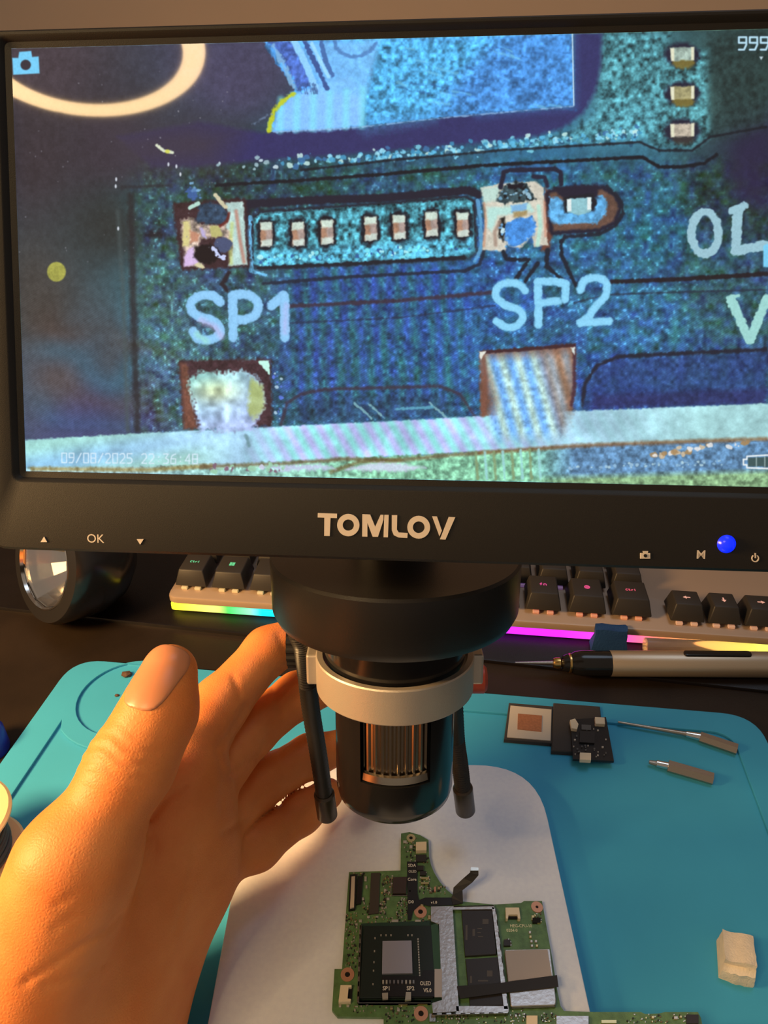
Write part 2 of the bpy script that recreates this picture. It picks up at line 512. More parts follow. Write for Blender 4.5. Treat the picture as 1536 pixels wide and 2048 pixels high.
    # glittering edge of the board
    gl = [(440,333),(560,324),(700,316),(830,302),(960,293),(1100,276),(1280,262)]
    blobs(gl[1:], 150, 6, 2, 6, [(120,200,220),(150,215,235),(70,150,190),(190,225,220),(60,110,160)], 0.85)
    blobs([(700,318),(960,296),(1150,276),(1290,268)], 170, 7, 1.5, 4.5, [(90,180,220),(60,140,180),(130,210,240),(40,80,110)], 0.8)
    blobs([(430,330),(560,324)], 9, 6, 2, 5, [(190,210,220),(150,180,190)])
    # traces
    dk = (24,28,36)
    stroke([(430,368),(600,358),(766,346),(966,328),(1287,311),(1302,321),(1322,331),(1367,331),(1412,323),(1436,306)], 7, dk, 3, 0.35)
    stroke([(600,338),(766,319),(997,298),(1282,281),(1297,288),(1322,298),(1387,298),(1423,271),(1536,250)], 5, dk, 3, 0.3, 0.85)
    stroke([(258,390),(262,560),(272,860)], 13, (38,38,42), 8, 0.4, 0.75)
    stroke([(232,420),(244,600),(252,860)], 7, (70,84,86), 8, 0.4, 0.6)
    stroke([(240,372),(340,368)], 6, (40,40,46), 5, 0.4, 0.7)
    stroke([(494,406),(600,399),(770,393),(936,378),(958,386)], 17, (34,34,48), 4, 0.4)
    stroke([(470,400),(492,412),(496,450)], 12, (34,34,48), 5, 0.3)
    # row of seven small parts in its tray
    tray = [(505,436),(520,424),(760,408),(930,394),(946,402),(950,500),(935,512),(700,525),(520,534),(506,525)]
    poly(tray, (34,40,52), 4, 0.3, 1.0, 0, 6)
    poly(tray, (66,134,150), 3, 0.5, 1.0, 1.4)
    poly([(505,500),(946,470),(950,500),(935,512),(700,525),(520,534),(506,525)], (84,172,206), 12, 1.4, 0.7, 1.2)
    stroke([(498,432),(498,500),(502,540),(530,549)], 7, (104,180,226), 2, 0.9, 0.9, 0.6)
    stroke([(956,400),(962,440),(962,500),(950,520)], 7, (96,162,206), 2, 0.6, 0.8)
    blobs([(515,518),(640,515),(760,505),(940,495)], 80, 6, 1.5, 5, [(120,220,235),(90,190,230),(170,235,240),(50,90,150)], 0.9)
    stroke([(515,534),(700,526),(930,513)], 7, (30,34,44), 3, 0.7)
    stroke([(525,566),(700,552),(930,540),(960,526),(970,495)], 7, (30,36,52), 3, 0.3, 0.85)
    for (cx, cy) in ((530,467),(594,466),(652,462),(740,455),(797,452),(862,446),(925,447)):
        disc(cx, cy, 21, 35, (26,26,36), 9, 0.5, 0.97)
        poly([(cx-13,cy-24),(cx+13,cy-25),(cx+15,cy+22),(cx-12,cy+25)], (24,24,32), 5, 0.5, 0.95, 0, 3)
        poly([(cx-12,cy-22),(cx+12,cy-23),(cx+13,cy+22),(cx-11,cy+24)], (160,122,100), 2.5, 0.3, 1, 0.3)
        poly([(cx-1,cy-22),(cx+12,cy-23),(cx+13,cy+22),(cx+1,cy+23)], (172,166,170), 4, 0.3, 0.6, 0.2)
        poly([(cx-11,cy-24),(cx+12,cy-25),(cx+12,cy-10),(cx-12,cy-8)], (196,216,204), 3, 0.3, 0.95, 0.15)
        poly([(cx-10,cy+12),(cx+13,cy+10),(cx+13,cy+23),(cx-10,cy+25)], (198,214,206), 3, 0.3, 0.9, 0.15)
    # solder pad with the half round cuts, left
    poly([(346,408),(486,398),(494,528),(364,536)], (58,38,42), 5, 0.5, 0.95, 0.3, 4)
    poly([(358,438),(376,432),(400,446),(440,448),(462,436),(470,404),(482,404),(488,524),(456,528),(462,486),(440,472),(400,476),(396,500),(404,528),(370,530),(362,480)], (166,150,138), 5, 0.8, 0.95, 1.1)
    poly([(448,404),(484,400),(486,425),(492,527),(454,530),(464,500),(462,470),(450,452),(456,430)], (176,206,202), 3, 0.3, 1, 0.2)
    stroke([(470,420),(478,480),(486,522)], 7, (178,122,108), 5, 0, 0.8)
    stroke([(462,445),(458,490),(460,525)], 7, (192,206,120), 6, 0, 0.7)
    poly([(364,442),(376,440),(380,470),(374,492),(362,490)], (206,196,134), 4, 0.3)
    poly([(376,458),(398,466),(394,482),(378,484)], (186,134,110), 4, 0.4)
    poly([(416,448),(438,450),(442,470),(420,474)], (178,174,112), 3, 0.4)
    poly([(396,452),(408,458),(410,474),(402,470)], (178,166,206), 3, 0.4)
    poly([(374,494),(384,492),(392,512),(402,524),(366,532),(366,512)], (206,180,222), 4, 0.3)
    poly([(398,520),(408,534),(396,536),(386,528)], (206,200,160), 2, 0.3)
    poly([(388,440),(396,408),(420,402),(446,410),(456,430),(444,446),(414,446)], (46,66,88), 4, 0.5, 1, 0.7)
    stroke([(456,424),(452,440),(438,450)], 5, (104,40,36), 4, 0, 0.9)
    stroke([(376,414),(394,404)], 8, (170,208,196), 2, 0.5); stroke([(428,388),(448,412)], 8, (196,190,160), 2, 0.5)
    disc(444, 488, 19, 16, (70,80,112), 3, 0.4); disc(410, 506, 26, 20, (28,24,28), 4, 0.5)
    stroke([(424,494),(432,506),(446,514)], 7, (190,200,236), 1.5, 0.9); stroke([(434,500),(440,508)], 3, (20,20,40), 1.5)
    disc(384, 384, 12, 10, (64,100,170), 4, 1.2, 0.8); blobs([(372,370),(400,384)], 7, 6, 1.5, 4, [(120,170,210),(90,130,180)])
    stroke([(455,545),(442,566),(452,580)], 9, (40,36,44), 4, 0.4)
    disc(308, 466, 18, 9, (30,28,34), 8, 0.5, 0.8)
    # solder pad right
    poly([(1090,372),(1108,380),(1106,470),(1098,500),(1084,500)], (104,66,56), 5, 0.3)
    poly([(962,372),(1000,364),(1070,360),(1088,372),(1092,430),(1097,488),(1070,490),(1064,470),(1040,496),(1014,488),(1010,502),(966,498),(972,420)], (198,194,180), 3, 0.4, 1, 0.16)
    poly([(964,374),(1000,370),(996,398),(966,404)], (176,214,206), 6, 0.3, 0.8)
    poly([(974,412),(1020,410),(1060,404),(1070,420),(1030,424),(996,430),(984,460),(974,450)], (170,222,216), 6, 0.4, 0.8)
    stroke([(968,404),(972,440),(968,490)], 5, (196,140,110), 4, 0, 0.7)
    stroke([(1078,410),(1082,450),(1076,488)], 8, (168,218,202), 4, 0, 0.8); stroke([(1090,400),(1092,470)], 5, (196,142,120), 4, 0, 0.8)
    poly([(992,396),(1004,376),(1014,364),(1050,362),(1068,382),(1070,396),(1040,402),(1000,406)], (46,64,70), 3, 0.8, 1, 0.9)
    blobs([(1000,388),(1040,380),(1066,384)], 26, 7, 1.2, 4, [(150,190,210),(110,160,190),(20,24,28)])
    poly([(1014,366),(1050,364),(1046,374),(1016,376)], (26,24,34), 3, 0.4)
    poly([(1022,408),(1054,404),(1054,420),(1024,422)], (120,172,214), 3, 0.3); poly([(1028,422),(1056,418),(1054,430),(1028,432)], (158,138,96), 4, 0.3)
    poly([(996,440),(1010,432),(1016,460),(1006,482),(996,470)], (30,30,30), 4, 0.5)
    poly([(1014,440),(1066,430),(1074,448),(1070,466),(1036,492),(1016,488),(1008,470)], (66,132,206), 3, 0.6, 1, 0.5)
    blobs([(1000,456),(1014,476)], 10, 5, 1.5, 4, [(190,220,230),(110,170,220)])
    stroke([(1000,442),(990,462),(992,488)], 7, (156,132,118), 4, 0, 0.8)
    # lone part right of it
    cap = [(1102,386),(1130,380),(1205,378),(1228,392),(1236,414),(1226,440),(1200,452),(1110,458)]
    poly(cap, (34,32,48), 5, 0.3, 0.95, 0, 11)
    poly(cap, (98,74,64), 4, 0.3, 1, 0.3, 2)
    poly([(1100,392),(1120,394),(1126,400),(1190,390),(1206,386),(1214,400),(1214,426),(1196,444),(1120,448),(1098,436)], (92,164,216), 4, 0.6, 1, 0.5)
    poly([(1110,372),(1200,366),(1196,392),(1130,396),(1118,386)], (36,34,50), 5, 0.3)
    poly([(1128,392),(1188,384),(1196,404),(1190,420),(1130,424)], (30,32,40), 4, 0.3)
    poly([(1135,396),(1184,392),(1184,420),(1160,428),(1136,422)], (136,186,196), 2, 0.3, 1, 0.15)
    poly([(1135,396),(1144,395),(1144,420),(1136,420)], (216,226,226), 1.5); poly([(1176,392),(1184,392),(1184,416),(1176,418)], (216,226,226), 1.5)
    stroke([(1124,482),(1130,472),(1200,466),(1232,450),(1248,424),(1244,400),(1216,370)], 7, (30,34,46), 3, 0.3, 0.9)
    stroke([(1002,372),(1008,342),(1020,338),(1110,335),(1122,342),(1124,366)], 9, (34,36,54), 3, 0.3)
    stroke([(1068,350),(1090,352),(1096,370)], 8, (36,38,58), 3, 0.3)
    for q in ([(1007,502),(1014,516),(1058,518),(1032,557)], [(1076,525),(1051,561)], [(1096,498),(1094,530),(1124,557)], [(1124,480),(1124,507),(1142,548),(1153,568)]):
        stroke(q, 8, (28,36,50), 3, 0.4)
    stroke([(560,612),(800,600),(985,583)], 8, (58,44,56), 4, 0.4, 0.85); stroke([(560,646),(800,634),(990,610)], 4, (36,48,76), 3, 0.4, 0.7)
    stroke([(1225,562),(1380,556),(1536,546)], 9, (34,26,30), 3, 0.3, 0.9); stroke([(1150,604),(1215,588),(1380,582),(1536,578)], 4, (36,44,60), 3, 0.3, 0.7)
    # three parts up right
    for (cx, cy, c1) in ((1367,104,(150,170,160)), (1367,182,(156,150,110)), (1367,257,(176,166,150))):
        disc(cx, cy + 2, 36, 25, (34,32,50), 8, 0.3, 0.95)
        disc(cx + 2, cy + 16, 22, 13, (130,116,52), 5, 0.4, 0.8 if cy < 230 else 0.2)
        poly([(cx-24,cy-12),(cx+24,cy-14),(cx+24,cy+12),(cx-22,cy+14)], c1, 3, 0.3, 1, 0.4)
        poly([(cx-24,cy-12),(cx-16,cy-12),(cx-16,cy+14),(cx-22,cy+14)], (216,216,190), 2); poly([(cx+18,cy-14),(cx+24,cy-14),(cx+24,cy+12),(cx+18,cy+12)], (216,216,190), 2)
    # silk screen letters
    def letters(s4, off, lst, w, col, rg=0.5):
        for q in lst:
            pts = [(off[0] + x / s4, off[1] + y / s4) for x, y in q]
            pp_ = smooth_path([(x, y, 0) for x, y in pts], 4) if len(pts) > 3 else [Vector((x, y, 0)) for x, y in pts]
            pts = [(p[0], p[1]) for p in pp_]
            stroke(pts, w, col, 3, rg)
            stroke(pts, w * 0.5, [min(255, c * 1.06 + 6) for c in col], 6, rg, 0.5)
    blue_w = (132,188,230)
    letters(4.655, (330,340), [[(500,1220),(430,1165),(330,1160),(240,1215),(235,1300),(310,1360),(430,1395),(495,1460),(490,1530),(400,1575),(300,1565),(250,1500)],
                               [(625,1555),(620,1165)], [(620,1160),(760,1155),(850,1220),(840,1330),(740,1385),(640,1380)], [(985,1255),(1090,1160)], [(1105,1170),(1108,1555)]], 19, blue_w)
    stroke([(400,640),(430,655),(440,672)], 12, (190,178,226), 10, 0.5, 0.6); stroke([(392,668),(410,682)], 12, (150,220,196), 10, 0.5, 0.6); stroke([(570,610),(568,664)], 10, (178,178,232), 10, 0.5, 0.6)
    letters(4.389, (930,320), [[(530,1140),(480,1085),(380,1070),(290,1110),(280,1200),(360,1270),(480,1310),(512,1380),(460,1450),(370,1465),(280,1410)],
                               [(650,1440),(645,1065)], [(640,1060),(800,1060)], [(800,1060),(890,1080),(885,1215)], [(650,1250),(820,1235)],
                               [(1020,1130),(1060,1050),(1170,1025),(1250,1080),(1240,1180),(1160,1270),(1090,1370),(1020,1425)], [(1020,1425),(1270,1410)]], 16, (128,196,230))
    ow = (146,186,200)
    stroke([(1412.6 + 27 * math.cos(t), 463.6 + 42 * math.sin(t)) for t in np.linspace(0, 2 * math.pi, 28)], 17, ow, 2.5, 0.7)
    stroke([(1478,420),(1474,500),(1536,488)], 20, ow, 2.5, 0.7); stroke([(1466,420),(1494,408)], 14, ow, 2.5, 0.7)
    stroke([(1466,600),(1502,680),(1538,596)], 19, (150,204,200), 2.5, 0.7); stroke([(1458,594),(1480,590)], 9, (150,204,200), 2.5, 0.6)
    # dark rounded tracks at the bottom of the board
    stroke([(560,850),(572,806),(600,788),(650,778),(880,772),(920,788),(948,830)], 7, (58,48,62), 5, 0.4, 0.8)
    poly([(580,846),(590,806),(640,792),(880,786),(930,832)], (40,66,96), 14, 0.5, 0.6, 0.8)
    for x in (708, 734, 860): stroke([(x, 806), (x + 34, 836)], 4, (130,180,190), 2, 0.6, 0.8)
    stroke([(790,818),(865,814)], 6, (96,170,196), 3, 0.8, 0.8)
    poly([(1170,815),(1180,760),(1206,728),(1250,716),(1536,702),(1536,808)], (44,66,120), 8, 0.5, 0.7, 0.5)
    poly([(1180,818),(1190,790),(1536,776),(1536,810)], (44,46,92), 12, 0.4, 0.7, 0.3)
    stroke([(1164,815),(1172,766),(1196,730),(1240,712),(1536,698)], 8, (34,34,46), 4, 0.4, 0.9)
    stroke([(1152,780),(1160,816)], 14, (70,130,190), 6, 1.2, 0.7, 0.6)
    poly([(958,702),(1153,688),(1150,780),(1142,850),(962,850)], (112,80,68), 4, 0.5, 1, 0.35)
    # the bright rail
    def rail(x, y):
        ph = 0.5 + 0.5 * np.sin((x - 0.55 * (y - 850)) / 33.0 * 2 * math.pi)
        amp = np.clip((x - 480) / 120, 0, 1) * np.clip((1150 - x) / 250, 0.12, 1)
        ph = 0.5 + (ph - 0.5) * amp
        a = np.array([142,222,222], np.float32); b_ = np.array([178,182,236], np.float32)
        c = a * (1 - ph[..., None]) + b_ * ph[..., None]
        k = np.clip((x - 1050) / 350, 0, 1)[..., None]
        c = c * (1 - k) + np.array([158,204,208], np.float32) * k
        k = np.clip((420 - x) / 300, 0, 1)[..., None]
        c = c * (1 - 0.6 * k) + np.array([118,176,214], np.float32) * 0.6 * k
        wob = 0.5 + 0.5 * np.sin((x * 0.6 + (y - 880) * 3.2) / 46.0)
        k = (np.clip((470 - x) / 100, 0, 1) * wob)[..., None] * 0.55
        return c * (1 - k) + np.array([168,226,190], np.float32) * k
    poly([(40,880),(360,862),(780,842),(1150,822),(1545,806),(1545,882),(1150,893),(780,914),(560,926),(400,936),(40,940)], rail, 3, 0.3, 1, 0.30, nmap=n8 * 0.4 + m40 * 0.7 + n16 * 0.4)
    # strip below it
    def low(x, y):
        k = np.clip((x - 250) / 500, 0, 1)[..., None]; k2 = np.clip((x - 1050) / 100, 0, 1)[..., None]
        c = np.array([150,190,200], np.float32) * (1 - k) + np.array([128,190,158], np.float32) * k
        g = np.clip((y - (948 - (x - 1100) * 0.03)) / 14, 0, 1)[..., None]
        r_ = np.array([92,132,170], np.float32) * (1 - g) + np.array([126,162,122], np.float32) * g
        return c * (1 - k2) + r_ * k2
    poly([(40,936),(400,932),(560,924),(780,913),(1150,893),(1545,880),(1545,985),(40,950)], low, 3, 0.5, 1, 0.7)
    for q, c in (([(60,938),(300,940),(420,932)], (150,130,70)), ([(400,934),(560,928),(690,918),(790,922),(880,912),(960,906)], (110,92,66)), ([(960,906),(1150,892),(1300,886),(1536,878)], (122,84,52)), ([(660,944),(720,924),(800,920)], (110,96,60))):
        stroke(q, 8, c, 6, 0.35, 0.75, 0.3)
    poly([(690,940),(740,926),(800,926),(850,936),(800,944)], (200,206,232), 5, 0.5, 0.85); poly([(520,934),(640,928),(670,938),(560,944)], (190,196,230), 5, 0.6, 0.85)
    blobs([(410,940),(470,936),(560,936)], 20, 5, 2, 6, [(196,200,222),(120,90,110),(150,200,170)])
    for k in range(8): stroke([(952 + k * 18, 906 - k), (956 + k * 18, 958)], 5, (150,206,210) if k % 2 else (128,150,110), 3, 0.4, 0.85)
    blobs([(1310,912),(1390,898),(1500,890)], 26, 4, 1.5, 6, [(200,180,150),(160,130,90),(220,220,220)])
    blobs([(1110,938),(1300,930),(1450,924)], 60, 2.5, 1, 3, [(140,180,210),(180,210,220)], 0.8)
    # big pads at the bottom
    poly([(356,722),(538,718),(541,850),(366,856)], (62,44,50), 5, 0.5, 1, 0.6, 2)
    poly([(358,726),(372,726),(378,780),(392,856),(366,858)], (116,76,62), 6, 0.5, 0.9, 0.4)
    def pad1(x, y):
        t = np.clip((y - 750) / 100, 0, 1)[..., None]; s = np.clip((x - 380) / 140, 0, 1)[..., None]
        c = np.array([140,206,206], np.float32) * (1 - s) + np.array([170,206,232], np.float32) * s
        mid = np.exp(-((t - 0.35) / 0.25) ** 2) * np.exp(-((s - 0.35) / 0.35) ** 2)
        c = c * (1 - mid) + np.array([194,214,150], np.float32) * mid
        return c * (1 - t * 0.7) + np.array([176,186,242], np.float32) * t * 0.7
    poly([(374,760),(392,744),(440,744),(480,740),(512,752),(526,780),(528,812),(512,846),(500,862),(396,860),(384,810)], pad1, 7, 1.2, 1, 0.45, nmap=n16 * 0.9 + n8 * 0.5 + m16 * 0.5)
    poly([(500,756),(524,772),(528,815),(506,842),(494,820)], (162,176,96), 7, 0.5, 0.8)
    poly([(512,722),(537,719),(537,748)], (186,238,224), 2, 0.3)
    stroke([(490,870),(496,892)], 6, (104,140,150), 4, 0.4, 0.9)
    blobs([(548,740),(560,790),(555,840)], 12, 6, 1.5, 4, [(90,120,220),(170,200,220)])
    def pad2(x, y):
        t = (x - 0.30 * (y - 700) * 0.9 - 975) / 150.0
        ph = 0.5 + 0.5 * np.sin(t * 2 * math.pi * 4.6)
        c = np.array([112,172,240], np.float32) * ph[..., None] + np.array([176,212,206], np.float32) * (1 - ph[..., None])
        k = np.clip((t - 0.58) / 0.22, 0, 1)[..., None]
        br = np.array([150,118,96], np.float32) * ph[..., None] + np.array([150,160,170], np.float32) * (1 - ph[..., None])
        return c * (1 - k) + br * k
    poly([(966,712),(1000,712),(1146,700),(1144,780),(1136,850),(1120,872),(1000,876),(980,850),(992,800)], pad2, 22, 0.8, 1, 0.4)
    stroke([(966,706),(972,760),(966,830)], 9, (120,78,64), 6, 0.4, 0.8); stroke([(962,704),(1150,690)], 7, (58,34,40), 3, 0.4, 0.9); stroke([(1150,692),(1150,780),(1144,810)], 7, (64,36,50), 4, 0.4, 0.8)
    poly([(958,702),(972,702),(962,720)], (214,216,206), 2, 0.3); poly([(1142,694),(1152,692),(1150,708)], (200,210,206), 2, 0.3)
    # marks lying over the picture: dot, dust
    disc(109, 542, 19, 20, (150,150,72), 2, 0, 1, 0.25)
    stroke([(311,288),(324,298),(342,302)], 6, (206,214,190), 2, 0.3); disc(332, 300, 5, 4, (200,204,90), 2)
    for _ in range(60):
        x, y = rng.uniform(30, 480), rng.uniform(110, 560)
        disc(x, y, rng.uniform(0.6, 1.6), rng.uniform(0.6, 1.6), (140,140,150), 1.2, 0, rng.uniform(0.3, 0.9))
    for x, y in ((334,326),(350,330),(229,356),(228,370),(233,455),(358,346)): disc(x, y, 2, 4, (200,206,216), 1.5)
    # on-screen signs of the instrument
    ic = (112,196,236)
    poly([(20,112),(32,112),(34,100),(58,98),(60,110),(73,109),(75,143),(22,146)], ic, 1.5); disc(47, 126, 10.5, 10.5, (52,48,58), 1.5)
    seg = {'0': [[(0,0),(1,0),(1,2),(0,2),(0,0)]], '1': [[(.2,.4),(.6,0),(.6,2)]], '2': [[(0,.2),(.3,0),(.8,0),(1,.4),(1,.8),(0,2),(1,2)]], '3': [[(0,0),(1,0),(.4,.9),(1,1.2),(1,1.8),(.7,2),(0,2)]],
           '4': [[(.8,2),(.8,0),(0,1.4),(1,1.4)]], '5': [[(1,0),(0,0),(0,.9),(.7,.9),(1,1.2),(1,1.7),(.7,2),(0,2)]], '6': [[(1,0),(.3,.3),(0,1),(0,2),(1,2),(1,1),(0,1)]], '8': [[(0,0),(1,0),(1,2),(0,2),(0,0)],[(0,1),(1,1)]],
           '9': [[(1,.9),(0,.9),(0,0),(1,0),(1,1.2),(.7,2),(0,2)]], '/': [[(1,0),(0,2)]], ':': [[(.5,.6),(.5,.7)],[(.5,1.5),(.5,1.6)]], ' ': []}
    x = 120.0
    for i, ch in enumerate('09/08/2025 22:36:48'):
        for q in seg[ch]: stroke([(x + a_ * 9.5, 906.5 + i * 0.12 + b_ * 9.5) for a_, b_ in q], 2.3, (206,226,240), 1.2, 0, 0.9)
        x += 14.6
    x = 1481.0
    for ch in '999':
        for q in seg[ch]:
            pts = [(x + a_ * 15, 70 + b_ * 12.5) for a_, b_ in q]
            stroke(pts, 6.5, (30,44,50), 2); stroke(pts, 4, (176,214,232), 1.2)
        x += 22
    poly([(1522,109),(1530,109),(1526,116)], (190,210,220), 1.5)
    stroke([(1497,913),(1560,909),(1560,938),(1497,936),(1497,930),(1490,930),(1490,919),(1497,919),(1497,913)], 3, (226,232,234), 1.2)
    poly([(1499,916),(1560,913),(1560,934),(1499,933)], (60,84,86), 1.5); stroke([(1516,915),(1516,934)], 2, (150,170,170), 1.2); stroke([(1533,914),(1533,934)], 2, (150,170,170), 1.2)
    poly([(1530,490),(1536,486),(1560,486),(1560,534),(1530,532)], (116,196,232), 2)
    img *= (1 + 0.08 * n2)[..., None]
    for ax_ in (0, 1):                                   # the lens softens the picture a little
        img[:] = 0.25 * np.roll(img, 1, ax_) + 0.5 * img + 0.25 * np.roll(img, -1, ax_)
    img *= 1.06
    # clip and turn the colours linear
    img = np.clip(img, 0, 255) / 255.0
    l_ = np.where(img <= 0.04045, img / 12.92, ((img + 0.055) / 1.055) ** 2.4)
    out = np.ones((NY, NX, 4), np.float32); out[..., :3] = l_
    im = bpy.data.images.new('display_picture', NX, NY, alpha=False, float_buffer=True, is_data=True)
    im.pixels.foreach_set(np.ascontiguousarray(out[::-1]).ravel().astype(np.float32))
    im.update()
    im.pack()
    return im

# ------------------------------------------------------------------ digital microscope
mic = thing('digital_microscope', (0.005, 0.16, MZ), 'digital microscope with lit screen, silver collar and aluminium base plate on the blue mat', 'microscope')

# base plate
bm = bmesh.new()
add_prism(bm, round_poly([(-0.054, 0.02), (0.064, 0.02), (0.064, 0.2205), (-0.054, 0.2205)], 0.026, 10), MZ, BT, None, 0.0008, 2)
obj('base_plate', bm, M_alu, mic, 40)

# optical head: leans back a little
HT = math.radians(14)
HA = Vector((0, math.sin(HT), math.cos(HT)))
HF = Vector((0, -math.cos(HT), math.sin(HT)))       # towards the viewer
HO = Vector((0.003, 0.130, BT))
HM = frame(HO, RX, -HF, HA)
R_B = 0.0166
bm = bmesh.new()                                     # lower black ring with the lens opening
add_lathe(bm, [(0.0105, 0.0800), (0.0108, 0.0742), (0.0120, 0.0736), (0.0146, 0.0738), (0.0160, 0.0752), (R_B, 0.0776), (R_B, 0.0865), (0.0152, 0.0867), (0.0105, 0.0867)], HM, 64)
obj('barrel_rim', bm, M_gloss, mic, 35)
bm = bmesh.new(); add_lathe(bm, [(0.0, 0.0775), (0.004, 0.0767), (0.0075, 0.0775), (0.0106, 0.0793)], HM, 40)
obj('lens', bm, mat('lens_glass', (0.05, 0.05, 0.06), 0.05, spec=0.8), mic, 60)
bm = bmesh.new()                                     # tube wall, open in front
w = math.radians(34)
add_lathe(bm, [(0.0150, 0.0865), (R_B, 0.0865), (R_B, 0.1120), (0.0150, 0.1120), (0.0150, 0.0865)], HM, 60, -math.pi / 2 + w, 1.5 * math.pi - w)
obj('barrel', bm, M_gloss, mic, 35)
bm = bmesh.new()                                     # ribbed metal core
n = 44
prof = []
for k in range(n * 4):
    a = 2 * math.pi * k / (n * 4)
    rr = 0.0146 + (0.00038 if (k % 4) in (1, 2) else -0.00025)
    prof.append((rr * math.cos(a), rr * math.sin(a)))
add_prism(bm, prof, 0.0868, 0.1115, HM)
obj('ribbed_core', bm, M_knurl, mic)
bm = bmesh.new(); add_lathe(bm, [(0.0150, 0.0867), (0.0161, 0.0870), (0.0158, 0.0890), (0.0150, 0.0892), (0.0150, 0.0867)], HM, 60)  # metal band added as the ribs' refracted image at the window's foot
obj('refraction_band', bm, M_knurl, mic, 30)
# silver collar with the two flat ears that reach back to the post
bm = bmesh.new()
add_lathe(bm, [(0.0190, 0.1080), (0.0212, 0.1080), (0.0216, 0.1084), (0.0216, 0.1176), (0.0213, 0.1180), (0.0198, 0.1180), (0.0190, 0.1080)], HM, 72)
obj('collar', bm, M_silver, mic, 35)
for s in (-1, 1):
    bm = bmesh.new()
    add_box(bm, HM @ T(s * 0.0222, 0.010, 0.1128), 0.0042, 0.022, 0.0090, 0.0006)
    obj('collar_ear', bm, M_silver, mic)
bm = bmesh.new()
add_box(bm, HM @ T(0, 0.026, 0.1128), 0.048, 0.014, 0.0104, 0.001)
obj('collar_bridge', bm, M_silver, mic)
# neck, focus ring and hub
bm = bmesh.new(); add_lathe(bm, [(0.0166, 0.112), (0.0189, 0.1172), (0.0194, 0.1200), (0.0194, 0.1310), (0.010, 0.1310)], HM, 64)
obj('neck', bm, M_gloss, mic, 35)
bm = bmesh.new()
add_lathe(bm, [(0.0, 0.1298), (0.0285, 0.1298), (0.0316, 0.1309), (0.0326, 0.1330), (0.0328, 0.1460), (0.0322, 0.1467), (0.0, 0.1467)], HM, 96)
obj('focus_ring', bm, M_ring, mic, 30)
bm = bmesh.new(); add_lathe(bm, [(0.0120, 0.1465), (0.0120, 0.186), (0.0, 0.186)], HM @ T(0, 0.017, 0), 64)
hub_low = obj('hub', bm, M_black, mic, 35)
# upright post behind the barrel, rack knob, thumb screw
bm = bmesh.new()
add_lathe(bm, [(0.0, BT), (0.0075, BT), (0.0075, 0.165), (0.0068, 0.166), (0.0, 0.166)], T(0.003, 0.2065, 0), 40)
obj('post', bm, M_steel, mic, 35)
bm = bmesh.new(); add_lathe(bm, [(0.0, BT), (0.0125, BT), (0.0125, BT + 0.006), (0.0115, BT + 0.007), (0.0, BT + 0.007)], T(0.003, 0.2065, 0), 40)
obj('post_foot', bm, M_silver, mic, 35)
bm = bmesh.new()
add_box(bm, T(0.003, 0.2060, 0.1215), 0.030, 0.030, 0.022, 0.002)
obj('slider', bm, M_black, mic)
kc = PY(590, 1287, 0.200)
bm = bmesh.new()
prof = []
for k in range(72):
    a = 2 * math.pi * k / 72; rr = 0.0085 + (0.0005 if k % 4 < 2 else 0)
    prof.append((rr * math.cos(a), rr * math.sin(a)))
add_prism(bm, prof, -0.006, 0.0, frame(Vector((kc.x + 0.004, kc.y, kc.z + 0.001)), Vector((0, 1, 0)), Vector((0, 0, 1)), Vector((1, 0, 0))))
add_tube(bm, [(kc.x + 0.004, kc.y, kc.z), (-0.011, 0.204, 0.118)], 0.003, 12)
tag(obj('focus_knob', bm, M_rub, mic, 25), 'ridged black knob')
c = PY(952, 1362, 0.196)
bm = bmesh.new()
add_tube(bm, [Vector((0.016, 0.205, c.z + 0.004)), c + Vector((-0.001, 0, 0.002))], 0.0032, 14)
kn = [(0.0, -0.003), (0.0042, -0.003), (0.0050, -0.0022), (0.0050, 0.0045), (0.0040, 0.0055), (0.0, 0.0058)]
scr = frame(c + Vector((-0.002, 0, 0.001)), Vector((0, 1, 0)), Vector((0, 0, 1)), Vector((1, 0, 0)))
add_lathe(bm, kn, scr, 24)
tag(obj('clamp_screw', bm, mat('red_plastic', (0.42, 0.06, 0.03), 0.4), mic, 35), 'small red clamp screw')

# gooseneck lights
M_neck = mat('gooseneck', (0.020, 0.018, 0.017), 0.38)
def gooseneck(path, tip):
    bm = bmesh.new()
    pth = smooth_path(path, 26)
    rads = [0.0027 + (0.00028 if k % 2 else 0.0) for k in range(len(pth))]
    add_tube(bm, pth, rads, 14)
    g = obj('gooseneck', bm, M_neck, mic, 50)
    bm = bmesh.new()
    d = (Vector(path[-1]) - Vector(path[-2])).normalized()
    x = d.orthogonal().normalized()
    add_lathe(bm, [(0.0, -0.0020), (0.0030, -0.0018), (0.0036, -0.0010), (0.0036, tip - 0.0006), (0.0032, tip), (0.0026, tip), (0.0024, tip - 0.001), (0.0, tip - 0.001)],
              frame(Vector(path[-1]), x, d.cross(x), d), 28)
    obj('lamp_tip', bm, mat('gunmetal', (0.075, 0.062, 0.050), 0.30, metal=0.7), g, 35)
yg = 0.1755
gooseneck([Vector((-0.014, 0.199, 0.140)), PY(596, 1225, yg + 0.003), PY(606, 1295, yg), PY(613, 1345, yg), PY(622, 1420, yg), PY(637, 1510, yg), PY(649, 1592, yg)], 0.0105)
yg = 0.183
gooseneck([Vector((0.020, 0.199, 0.140)), PY(900, 1290, yg + 0.004), PY(908, 1400, yg), PY(913, 1480, yg), PY(920, 1530, yg), PY(926, 1580, yg)], 0.0115)

